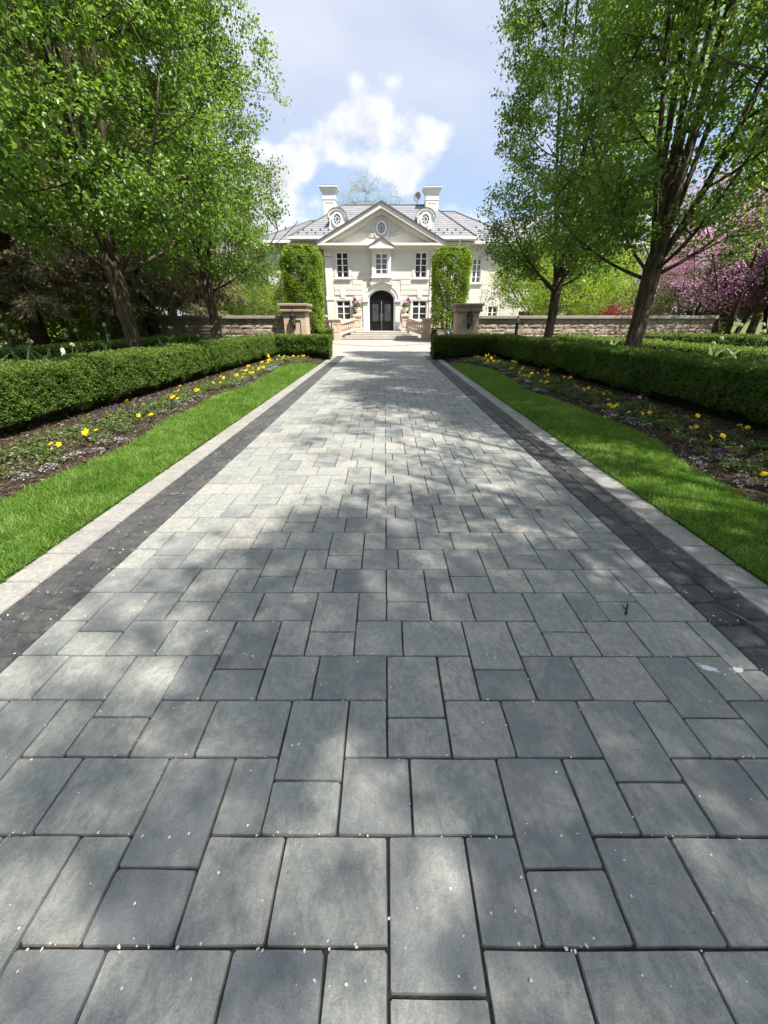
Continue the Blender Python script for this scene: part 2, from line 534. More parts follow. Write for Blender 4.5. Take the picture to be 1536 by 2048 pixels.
    M['coping'] = noise_mat('grey_coping', (0.27, 0.24, 0.205), (0.35, 0.315, 0.275), 2.5, 0.8, 0.2, 60, bdist=0.006, spec=0.25)
    M['step'] = noise_mat('pale_step_stone', (0.50, 0.465, 0.43), (0.60, 0.565, 0.525), 2.0, 0.8, 0.1, 50, spec=0.25)
    m, t = new_mat('rough_wall_stone')
    a = t.add('ShaderNodeAttribute', attribute_name='tint')
    g = t.add('ShaderNodeNewGeometry')
    n = t.add('ShaderNodeTexNoise', {'Vector': g.outputs['Position'], 'Scale': 7.0, 'Detail': 7.0, 'Roughness': 0.65})
    base = t.ramp(a.outputs['Fac'], [(0, (0.25, 0.20, 0.155)), (0.35, (0.37, 0.30, 0.23)), (0.7, (0.45, 0.375, 0.295)), (1, (0.35, 0.325, 0.285))])
    c = t.mix(t.ramp(n.outputs[0], [(0.35, 0.55), (0.6, 0.0)]), base, (0.15, 0.125, 0.10))
    b = t.add('ShaderNodeBump', {'Strength': 0.9, 'Distance': 0.05, 'Height': n.outputs[0]})
    finish(t, principled(t, c, 0.9, b.outputs[0], 0.2).outputs[0])
    M['wallstone'] = m
    M['mortar'] = noise_mat('wall_mortar', (0.10, 0.085, 0.07), (0.17, 0.15, 0.125), 20, 0.95, 0.3)
    # glass that mirrors the sky over dark rooms
    m, t = new_mat('window_glass')
    g = t.add('ShaderNodeNewGeometry')
    n = t.add('ShaderNodeTexNoise', {'Vector': g.outputs['Position'], 'Scale': 1.3, 'Detail': 3.0})
    c = t.ramp(n.outputs[0], [(0.35, (0.012, 0.014, 0.017)), (0.7, (0.06, 0.065, 0.07))])
    finish(t, principled(t, c, 0.06, None, 0.9).outputs[0])
    M['glass'] = m
    m, t = new_mat('lantern_glass')
    p = principled(t, (0.85, 0.87, 0.85), 0.05, None, 0.5)
    p.inputs['Transmission Weight'].default_value = 0.85
    p.inputs['IOR'].default_value = 1.2
    finish(t, p.outputs[0])
    M['lampglass'] = m
    M['carpaint'] = plain_mat('navy_car_paint', (0.018, 0.022, 0.035), 0.22, 0.0, 0.6, 0.02)
    M['carpaint'].node_tree.nodes['Principled BSDF'].inputs['Coat Weight'].default_value = 1.0
    M['chrome'] = plain_mat('chrome', (0.7, 0.7, 0.7), 0.12, 1.0)
    M['rubber'] = plain_mat('tyre_rubber', (0.015, 0.015, 0.015), 0.85)
    M['carglass'] = plain_mat('car_glass', (0.03, 0.045, 0.06), 0.04, 0.0, 0.9)
    M['headlamp'] = plain_mat('headlamp_lens', (0.6, 0.6, 0.58), 0.1, 0.0, 0.8)
    # forecourt paving: too far off to part the stones
    m, t = new_mat('forecourt_paving')
    g = t.add('ShaderNodeNewGeometry')
    br = t.add('ShaderNodeTexBrick', {'Vector': g.outputs['Position'], 'Color1': (0.36, 0.335, 0.31, 1), 'Color2': (0.43, 0.40, 0.375, 1), 'Mortar': (0.20, 0.185, 0.17, 1),
                                      'Scale': 1.0, 'Mortar Size': 0.008, 'Brick Width': 0.36, 'Row Height': 0.266})
    n = t.add('ShaderNodeTexNoise', {'Vector': g.outputs['Position'], 'Scale': 1.2, 'Detail': 6.0})
    c = t.mix(t.ramp(n.outputs[0], [(0.35, 0.25), (0.65, 0.0)]), br.outputs[0], (0.28, 0.27, 0.26))
    finish(t, principled(t, c, 0.75, None, 0.3).outputs[0])
    M['court'] = m
    M['courtband'] = noise_mat('darker_court_band', (0.24, 0.23, 0.225), (0.30, 0.29, 0.28), 3, 0.8, 0.1)
    M['splat'] = plain_mat('white_splash', (0.72, 0.74, 0.76), 0.8)


make_materials()

# ------------------------------------------------------------------ ground, driveway, lawns, beds
def sheet(name, poly, z, m, kind='structure', parent=None):
    me = bpy.data.meshes.new(name)
    me.from_pydata([(x, y, z) for x, y in poly], [], [tuple(range(len(poly)))])
    me.materials.append(m)
    me.update()
    o = link(bpy.data.objects.new(name, me), parent)
    if kind and parent is None:
        o['kind'] = kind
    return o


sheet('ground', [(-400, -300), (400, -300), (400, 500), (-400, 500)], -0.06, M['ground'])
U = 0.0885
YROW0 = 0.689
XV0 = 0.012
DL, DR = -1.945, 1.925           # inner edges of the slate field
CW = 0.198                       # cobble course width
EW = 0.262                       # pale edging width
Y_END = 20.2
Y_BACK = -5.0
driveway = sheet('driveway', [(DL - 2 * CW - EW - 0.01, Y_BACK), (DR + 2 * CW + EW + 0.01, Y_BACK), (DR + 2 * CW + EW + 0.01, 20.3), (DL - 2 * CW - EW - 0.01, 20.3)], -0.0125, M['joint'])


def stone_mesh(x0, x1, y0, y1, gap, tint, wob=0.0015, corner=0.010, inset=0.005, dome=0.0, ztop=0.0, depth=0.014, g=random):
    """one paving stone: 12-sided worn outline, sloping arris, slightly tilted"""
    x0 += gap / 2
    x1 -= gap / 2
    y0 += gap / 2
    y1 -= gap / 2
    c = corner
    xm, ym = (x0 + x1) / 2 + g.uniform(-.02, .02), (y0 + y1) / 2 + g.uniform(-.02, .02)
    out = [(x0 + c, y0), (xm, y0), (x1 - c, y0), (x1, y0 + c), (x1, ym), (x1, y1 - c), (x1 - c, y1), (xm, y1), (x0 + c, y1), (x0, y1 - c), (x0, ym), (x0, y0 + c)]
    out = [(x + g.uniform(-wob, wob), y + g.uniform(-wob, wob)) for x, y in out]
    cx, cy2 = (x0 + x1) / 2, (y0 + y1) / 2
    hw, hh = (x1 - x0) / 2, (y1 - y0) / 2
    ta, tb, tz = g.uniform(-.004, .004), g.uniform(-.004, .004), g.uniform(-.002, .002)
    def top(x, y):
        ix, iy = x + (inset if x < cx else -inset) * min(1, abs(x - cx) / hw * 1.2), y + (inset if y < cy2 else -inset) * min(1, abs(y - cy2) / hh * 1.2)
        return (ix, iy, ztop + tz + (ix - cx) * ta + (iy - cy2) * tb)
    V = [top(x, y) for x, y in out] + [(x, y, ztop - depth) for x, y in out]
    F = [(i + 12, (i + 1) % 12 + 12, (i + 1) % 12, i) for i in range(12)]
    if dome:
        V.append((cx, cy2, ztop + tz + dome))
        F += [(i, (i + 1) % 12, 24) for i in range(12)]
    else:
        F.append(tuple(range(12)))
    return V, F, tint


def put_stones(stones, name, stuffname, m, parent, limit):
    """the nearest stones in view become parts, the rest one part"""
    def key(s):
        (x0, x1, y0, y1) = s[0]
        xm, ym = (x0 + x1) / 2, (y0 + y1) / 2
        vis = y1 > 0.25 and abs(xm) < (ym * 0.894 + 0.72) * 1.03
        return (0 if vis else 1, ym if vis else -ym)
    stones.sort(key=key)
    for (bx, (V, F, tint)) in stones[:limit]:
        me = bpy.data.meshes.new(name)
        cx, cy2 = (bx[0] + bx[1]) / 2, (bx[2] + bx[3]) / 2
        me.from_pydata([(x - cx, y - cy2, z) for x, y, z in V], [], F)
        a = me.attributes.new('tint', 'FLOAT', 'POINT')
        a.data.foreach_set('value', [tint] * len(V))
        me.materials.append(m)
        o = link(bpy.data.objects.new(name, me), parent)
        o.location = (cx, cy2, 0.0125)       # the sheet lies at z -0.0125 in its own mesh, its object at 0
        o.location.z = 0.0
    rest = stones[limit:]
    if rest:
        VV, FF, TT = [], [], []
        for (bx, (V, F, tint)) in rest:
            b = len(VV)
            VV += V
            TT += [tint] * len(V)
            FF += [tuple(i + b for i in f) for f in F]
        me = bpy.data.meshes.new(stuffname)
        me.from_pydata(VV, [], FF)
        a = me.attributes.new('tint', 'FLOAT', 'POINT')
        a.data.foreach_set('value', TT)
        me.materials.append(m)
        o = link(bpy.data.objects.new(stuffname, me), parent)
        o['kind'] = 'stuff'


def lay_pavers():
    st = []
    rmin = int(math.floor((Y_BACK - YROW0) / (3 * U))) + 2
    rmax = int((Y_END - YROW0) / (3 * U)) + 1
    def put(x0, x1, y0, y1):
        if x1 < DL + 0.05 or x0 > DR - 0.05:
            return
        x0 = DL if x0 < DL + 0.06 else x0
        x1 = DR if x1 > DR - 0.06 else x1
        t = min(1, max(0, random.gauss(0.50, 0.24)))
        if random.random() < 0.22:
            t = random.uniform(0.0, 0.22)
        far = y0 > 7 or y1 < 0.2
        st.append(((x0, x1, y0, y1), stone_mesh(x0, x1, y0, y1, random.uniform(0.004, 0.008), t, wob=0.0018, corner=random.uniform(0.003, 0.008), inset=0.0026)))
    for r in range(rmin, rmax + 1):
        yf = YROW0 + 3 * U * r
        y0 = yf - 3 * U
        xv = XV0 + ((5 * U * r) % (15 * U))
        x = xv - 15 * U * 3
        while x < DR:
            put(x, x + 3 * U, yf - 4 * U, yf)                       # upright long stone
            put(x, x + 3 * U, yf - 6 * U, yf - 4 * U)               # short one below it
            put(x + 3 * U, x + 5 * U, y0, yf)
            put(x + 8 * U, x + 11 * U, y0, yf)
            put(x + 11 * U, x + 15 * U, y0, yf)
            x += 15 * U
    put_stones(st, 'paver', 'distant_pavers', M['paver'], driveway, 300)
    cb = []
    for side in (-1, 1):
        for crs in (0, 1):
            xa = (DL - CW * (crs + 1)) if side < 0 else (DR + CW * crs)
            y = Y_BACK + crs * 0.1
            while y < Y_END:
                L = random.uniform(0.165, 0.235)
                t = min(1, max(0, random.gauss(0.4, 0.28)))
                cb.append(((xa, xa + CW, y, y + L), stone_mesh(xa, xa + CW, y, y + L, 0.009, t, wob=0.007, corner=0.018, inset=0.008, dome=0.003, ztop=0.001)))
                y += L
    put_stones(cb, 'cobble', 'distant_cobbles', M['cobble'], driveway, 300)
    eg = []
    for side in (-1, 1):
        xa = (DL - 2 * CW - EW) if side < 0 else (DR + 2 * CW)
        y = Y_BACK + 0.05 + (0.12 if side > 0 else 0)
        while y < Y_END:
            L = random.choice((2, 3, 4, 4, 4)) * U
            eg.append(((xa, xa + EW, y, y + L), stone_mesh(xa, xa + EW, y, y + L, 0.006, random.random(), wob=0.0012)))
            y += L
    put_stones(eg, 'edging_stone', 'distant_edging_stones', M['edge'], driveway, 300)


lay_pavers()
XLO, XRO = DL - 2 * CW - EW, DR + 2 * CW + EW     # outer edges of the drive

# forecourt beyond the gate, rising a little towards the house
fc = MB()
fc.add([(-26, 20.305, -0.006), (26, 20.305, -0.006), (26, 28, 0.02), (-26, 28, 0.02), (-26, 36.4, 0.085), (26, 36.4, 0.085)],
       [(0, 1, 2, 3), (3, 2, 5, 4)])
fco = fc.build('forecourt', M['court'])
fco['kind'] = 'structure'
band = MB()
pts = []
for i in range(25):
    t = -1 + 2 * i / 24
    pts.append((t * 7.5 - 0.28, 27.0 + 6.6 * abs(t) ** 1.15))
vsb = []
for (x, y) in pts:
    z = 0.004 + (-0.006 + (y - 20.3) * 0.0034 if y < 28 else 0.02 + (y - 28) * 0.00774)
    vsb += [(x, y, z + 0.004), (x, y + 0.9, z + 0.010)]
band.add(vsb, [(2 * i, 2 * i + 2, 2 * i + 3, 2 * i + 1) for i in range(24)])
band.build('paving_band', M['courtband'], fco)


def bed_edge(side, y):
    """lawn / bed boundary (distance from the axis)"""
    base = 3.72 + 0.13 * math.sin(y * 0.9 + (0.4 if side < 0 else 2.2)) + 0.05 * math.sin(y * 2.3 + side)
    if side > 0:
        base += 0.22 * math.exp(-((y - 6.8) / 2.6) ** 2) - 0.12
    if y > 14.2:
        base -= 0.22 * min(1, (y - 14.2) / 2.0)
    return base


def hedge_face(side, y):
    """front face of the long clipped hedge"""
    return (5.42 - 0.036 * y) if side < 0 else (5.82 - 0.053 * y)


Y_BEDEND = 15.9        # lawn ends; the bed wraps round behind it
for side, nm in ((-1, 'left'), (1, 'right')):
    ys = np.linspace(Y_BACK, Y_BEDEND, 90)
    inner = abs(XLO) if side < 0 else XRO
    V, F = [], []
    for i, y in enumerate(ys):
        e = bed_edge(side, y)
        for k in range(5):
            t = k / 4
            V.append((side * (inner + (e - inner) * t), y, -0.010 if k == 0 else 0.020 + 0.03 * math.sin(t * PI)))
    for i in range(len(ys) - 1):
        for k in range(4):
            a = i * 5 + k
            F.append((a, a + 1, a + 6, a + 5) if side > 0 else (a, a + 5, a + 6, a + 1))
    lm = bpy.data.meshes.new('lawn_strip')
    lm.from_pydata(V, [], F)
    lm.materials.append(M['turf'])
    lo = link(bpy.data.objects.new('lawn_strip', lm))
    lo['kind'] = 'structure'
    # mulched bed, gently mounded up to the hedge, running on under it
    ys = np.linspace(Y_BACK, 21.0, 150)
    V, F = [], []
    K = 14
    for i, y in enumerate(ys):
        e = bed_edge(side, min(y, Y_BEDEND)) if y < Y_BEDEND else inner + 0.12
        far = 14.0
        for k in range(K):
            if k < 9:
                x = e - 0.05 + (6.0 - e) * k / 8
            else:
                x = 6.0 + (far - 6.0) * (k - 8) / (K - 9)
            t = min(1.0, (x - e) / 1.2)
            z = 0.0 + 0.10 * max(0, t) ** 0.7 + 0.012 * math.sin(x * 9 + y * 3) * math.sin(y * 7.3 - x * 2) + random.uniform(-.008, .008)
            if k == 0:
                z = -0.03
            V.append((side * x, y, z))
    for i in range(len(ys) - 1):
        for k in range(K - 1):
            a = i * K + k
            F.append((a, a + 1, a + K + 1, a + K) if side > 0 else (a, a + K, a + K + 1, a + 1))
    bm_ = bpy.data.meshes.new('flower_bed')
    bm_.from_pydata(V, [], F)
    bm_.polygons.foreach_set('use_smooth', [True] * len(F))
    bm_.materials.append(M['soil'])
    bo = link(bpy.data.objects.new('flower_bed', bm_))
    bo['kind'] = 'structure'


def bed_z(side, x, y):
    e = bed_edge(side, min(y, Y_BEDEND)) if y < Y_BEDEND else 2.7
    t = min(1.0, max(0.0, (x - e) / 1.2))
    return 0.10 * t ** 0.7


# lawn grass: blades nobody could count
def grass(side):
    inner = abs(XLO) if side < 0 else XRO
    n = 130000
    u = rng.random(n)
    y = 0.6 + 15.3 * u ** 1.7
    e = np.array([bed_edge(side, v) for v in np.linspace(0, 16, 400)])
    ee = np.interp(y, np.linspace(0, 16, 400), e)
    fr = rng.random(n)
    x = inner - 0.022 + 0.012 * vnoise(np.stack([y * 9, y * 0, y * 0], 1)) + (ee - inner + 0.03 + 0.03 * rng.normal(size=n)) * fr
    q3 = np.stack([x * side, y, np.zeros(n)], 1)
    pt = vnoise(q3 * 5.0) * 0.6 + vnoise(q3 * 14.0 + 3) * 0.4
    h = rng.uniform(0.026, 0.070, n) * (0.55 + 0.9 * pt) * (1 + 0.02 * y)
    lean = rng.normal(scale=0.62, size=(n, 2)) + np.stack([vnoise(q3 * 7 + 11) - 0.5, vnoise(q3 * 7 + 23) - 0.5], 1) * 1.4
    lean[:, 0] += -side * 0.1
    wdt = rng.uniform(0.0030, 0.0065, n) * (1 + 0.12 * np.maximum(y - 2.5, 0))
    z0 = 0.018 + 0.03 * np.sin(np.clip(fr, 0, 1) * PI)
    P = np.stack([side * x, y, z0], 1)
    up = norm(np.stack([lean[:, 0], lean[:, 1], np.ones(n)], 1))
    tipd = norm(up + np.stack([lean[:, 0], lean[:, 1], -0.25 * np.ones(n)], 1) * 0.6)
    ang = rng.random(n) * 2 * PI
    S = np.stack([np.cos(ang), np.sin(ang), np.zeros(n)], 1)
    hw = (wdt / 2)[:, None]
    mid = P + up * (h * 0.55)[:, None]
    tip = mid + tipd * (h * 0.5)[:, None]
    V = np.stack([P - S * hw, P + S * hw, mid + S * hw * 0.8, tip, mid - S * hw * 0.8], 1).reshape(-1, 3)
    b = np.arange(n)[:, None] * 5
    # quad + tip as two faces with 4 corners each (tip quad is kite shaped)
    F = np.concatenate([b + np.array([[0, 1, 2, 4]]), b + np.array([[4, 2, 3, 3]])], 0)
    F3 = np.concatenate([b + np.array([[0, 1, 2]]), b + np.array([[0, 2, 4]]), b + np.array([[4, 2, 3]])], 0)
    patch = 0.5 * vnoise(q3 * 2.2 + 40) + 0.5 * vnoise(q3 * 9 + 60)
    tint = np.clip(0.55 * patch + 0.75 * (rng.random(n) - 0.5) + 0.24, 0, 1)
    tint[rng.random(n) < 0.04] = 0.97
    o = np_obj('grass', V, F3, M['grass'], attrs={'tint': np.repeat(tint, 5)})
    tag(o, 'short green grass of the lawn strip on the %s side of the drive' % ('left' if side < 0 else 'right'), 'grass', kind='stuff')


grass(-1)
grass(1)

# ------------------------------------------------------------------ gate: stone walls and piers
def stone_wall(x0, x1, label, seed):
    """coursed rough-faced stones under a grey coping; front face at y = 21.25"""
    g = random.Random(seed)
    y0, y1, zt = 21.25, 21.75, 1.60
    t = thing('stone_wall', label, 'wall', ((x0 + x1) / 2, 21.5, 0))
    MB().box(x0, x1, y0 + 0.06, y1, -0.05, zt).build('wall_core', M['mortar'], t, t.location)
    # coping with a drip moulding
    cp = MB()
    cp.cbox(x0 - 0.03, x1 + 0.03, y0 - 0.10, y1 + 0.08, zt + 0.035, zt + 0.17, 0.012)
    cp.box(x0 - 0.01, x1 + 0.01, y0 - 0.05, y1 + 0.04, zt, zt + 0.035)
    cp.build('coping', M['coping'], t, t.location)
    z = 0.28
    x_lo, x_hi = x0, x1
    courses = []
    while z < zt - 0.03:
        h = g.choice((0.16, 0.20, 0.24, 0.28))
        if zt - (z + h) < 0.10:
            h = zt - z
        courses.append((z, h))
        z += h
    n = 0
    for (z, h) in courses:
        x = x_lo
        while x < x_hi - 0.02:
            L = g.choice((0.24, 0.34, 0.45, 0.60, 0.72)) * g.uniform(0.9, 1.1)
            if x_hi - (x + L) < 0.2:
                L = x_hi - x
            subs = [(z, h)]
            if h > 0.21 and g.random() < 0.25:
                subs = [(z, h * 0.5), (z + h * 0.5, h * 0.5)]
            for (zz, hh) in subs:
                # rock-faced front: 3x4 grid pushed out unevenly, edges drawn back
                gp = 0.016
                xa, xb, za, zb = x + gp / 2, x + L - gp / 2, zz + gp / 2, zz + hh - gp / 2
                nx, nz = 5, 4
                V, F = [], []
                for j in range(nz):
                    for i in range(nx):
                        u, w = i / (nx - 1), j / (nz - 1)
                        edge = (i in (0, nx - 1)) or (j in (0, nz - 1))
                        d = g.uniform(0.012, 0.04) if edge else g.uniform(0.03, 0.065)
                        V.append((xa + (xb - xa) * u + (0 if edge else g.uniform(-.03, .03)), y0 + 0.05 - d, za + (zb - za) * w + (0 if edge else g.uniform(-.015, .015))))
                for j in range(nz - 1):
                    for i in range(nx - 1):
                        a = j * nx + i
                        F.append((a, a + 1, a + nx + 1, a + nx))
                b = len(V)
                ring = [i for i in range(nx)] + [nx * j + nx - 1 for j in range(1, nz)] + [nx * (nz - 1) + i for i in range(nx - 2, -1, -1)] + [nx * j for j in range(nz - 2, 0, -1)]
                for r in ring:
                    V.append((V[r][0], y0 + 0.075, V[r][2]))
                for k in range(len(ring)):
                    k2 = (k + 1) % len(ring)
                    F.append((ring[k2], ring[k], b + k, b + k2))
                me = bpy.data.meshes.new('stone')
                me.from_pydata([(p[0] - t.location.x, p[1] - t.location.y, p[2]) for p in V], [], F)
                a = me.attributes.new('tint', 'FLOAT', 'POINT')
                tv = g.random()
                a.data.foreach_set('value', [tv] * len(V))
                me.materials.append(M['wallstone'])
                link(bpy.data.objects.new('stone', me), t)
                n += 1
            x += L
    return t


stone_wall(-14.2, -4.95, 'rough stone wall with grey coping left of the gate, spruce boughs hanging over it', 3)
stone_wall(4.62, 16.35, 'long rough stone wall with grey coping right of the gate, ending by the redbud', 5)


def lantern(name, loc, s, label, group=None):
    """wall lantern hung on a bracket: loc is on the wall face, facing -y"""
    t = thing(name, label, 'lantern', loc, 0, group)
    def L(mb, nm, m, par=t, smooth=False):
        return mb.build(nm, m, par, None, smooth)
    cy_ = -0.20 * s
    b = MB()
    b.lathe([(0.01 * s, -0.40 * s), (0.05 * s, -0.36 * s), (0.06 * s, -0.22 * s), (0.05 * s, -0.10 * s), (0.012 * s, -0.06 * s)], 0, -0.025 * s, 0, 8)
    b.tube([(0, -0.02 * s, -0.34 * s), (0, -0.10 * s, -0.40 * s), (0, -0.19 * s, -0.36 * s), (0, cy_, -0.27 * s)], 0.014 * s, 6)
    b.tube([(0, -0.02 * s, -0.16 * s), (0, -0.09 * s, -0.29 * s), (0, cy_, -0.27 * s)], 0.010 * s, 6)
    L(b, 'bracket', M['iron'])
    c = MB()
    c.lathe([(0.02 * s, -0.30 * s), (0.055 * s, -0.27 * s), (0.075 * s, -0.24 * s), (0.05 * s, -0.235 * s)], 0, cy_, 0, 6)
    for k in range(6):
        a = 2 * PI * k / 6
        c.tube([(0.072 * s * math.cos(a), cy_ + 0.072 * s * math.sin(a), -0.24 * s), (0.125 * s * math.cos(a), cy_ + 0.125 * s * math.sin(a), 0.10 * s)], 0.010 * s, 4)
    L(c, 'cage', M['iron'])
    gl = MB()
    gl.lathe([(0.060 * s, -0.235 * s), (0.113 * s, 0.095 * s)], 0, cy_, 0, 6)
    L(gl, 'glass', M['lampglass'])
    bulb = MB()
    for k in range(3):
        a = 2 * PI * k / 3 + 0.3
        bulb.lathe([(0.012 * s, -0.22 * s), (0.013 * s, -0.07 * s), (0.016 * s, -0.05 * s), (0.004 * s, 0.02 * s)], 0.03 * s * math.cos(a), cy_ + 0.03 * s * math.sin(a), 0, 6)
    L(bulb, 'candle_bulb', M['white'])
    rf = MB()
    rf.lathe([(0.125 * s, 0.09 * s), (0.160 * s, 0.105 * s), (0.150 * s, 0.13 * s), (0.09 * s, 0.20 * s), (0.075 * s, 0.21 * s), (0.07 * s, 0.25 * s), (0.03 * s, 0.29 * s), (0.012 * s, 0.31 * s)], 0, cy_, 0, 6)
    r_ = L(rf, 'roof', M['iron'])
    fn = MB()
    fn.lathe([(0.010 * s, 0.30 * s), (0.024 * s, 0.335 * s), (0.008 * s, 0.36 * s), (0.003 * s, 0.43 * s)], 0, cy_, 0, 6)
    L(fn, 'finial', M['iron'], r_)
    return t


def gate_pier(xc, label):
    t = thing('gate_pier', label, 'gate pier', (xc, 21.5, 0))
    o = t.location
    hw, yf, yb = 0.53, 20.95, 22.05
    sh = MB()
    # shaft with a recessed panel on the front: stiles, rails and a set-back field
    sh.box(xc - hw, xc - hw + 0.24, yf, yb, 0.0, 1.86)
    sh.box(xc + hw - 0.24, xc + hw, yf, yb, 0.0, 1.86)
    sh.box(xc - hw + 0.24, xc + hw - 0.24, yf, yb, 1.58, 1.86)
    sh.box(xc - hw + 0.24, xc + hw - 0.24, yf, yb, 0.0, 0.42)
    sh.build('shaft', M['buff'], t, o)
    pn = MB()
    pn.box(xc - hw + 0.242, xc + hw - 0.242, yf + 0.055, yb - 0.05, 0.422, 1.578)
    pn.build('recessed_panel', M['buff'], t, o)
    bs = MB()
    bs.cbox(xc - hw - 0.07, xc + hw + 0.07, yf - 0.07, yb + 0.07, -0.05, 0.30, 0.02)
    bs.build('base', M['buff'], t, o)
    cap = MB()
    cap.box(xc - hw - 0.03, xc + hw + 0.03, yf - 0.03, yb + 0.03, 1.862, 1.93)
    cap.cbox(xc - hw - 0.13, xc + hw + 0.13, yf - 0.13, yb + 0.13, 1.932, 2.03, 0.02)
    cap.box(xc - hw - 0.10, xc + hw + 0.10, yf - 0.10, yb + 0.10, 2.032, 2.17)
    cap.cbox(xc - hw - 0.18, xc + hw + 0.18, yf - 0.18, yb + 0.18, 2.172, 2.29, 0.02)
    cap.build('cap', M['brownstone'], t, o)
    return t


gate_pier(-4.40, 'buff limestone gate pier with stepped brown cap left of the drive')
gate_pier(4.05, 'buff limestone gate pier with stepped brown cap right of the drive')
lantern('wall_lantern', (-4.43, 21.003, 1.62), 1.12, 'black iron lantern on the front of the left gate pier')
lantern('wall_lantern', (4.10, 21.003, 1.62), 1.12, 'black iron lantern on the front of the right gate pier')

# slim black post light standing before the right wall
pl = thing('post_light', 'slim black post light standing in front of the right stone wall', 'lamp post', (6.25, 20.2, 0))
b_ = MB()
b_.lathe([(0.11, 0), (0.11, 0.05), (0.075, 0.08), (0.075, 1.40), (0.09, 1.41), (0.09, 1.45)], 0, 0, 0, 12)
b_.build('post', M['iron'], pl)
b_ = MB()
b_.lathe([(0.07, 1.45), (0.07, 1.53)], 0, 0, 0, 12)
b_.build('lens', M['lampglass'], pl)
b_ = MB()
b_.lathe([(0.09, 1.53), (0.09, 1.56), (0.06, 1.60), (0.03, 1.64), (0.045, 1.68), (0.03, 1.73), (0.005, 1.76)], 0, 0, 0, 12)
b_.build('cap', M['iron'], pl)


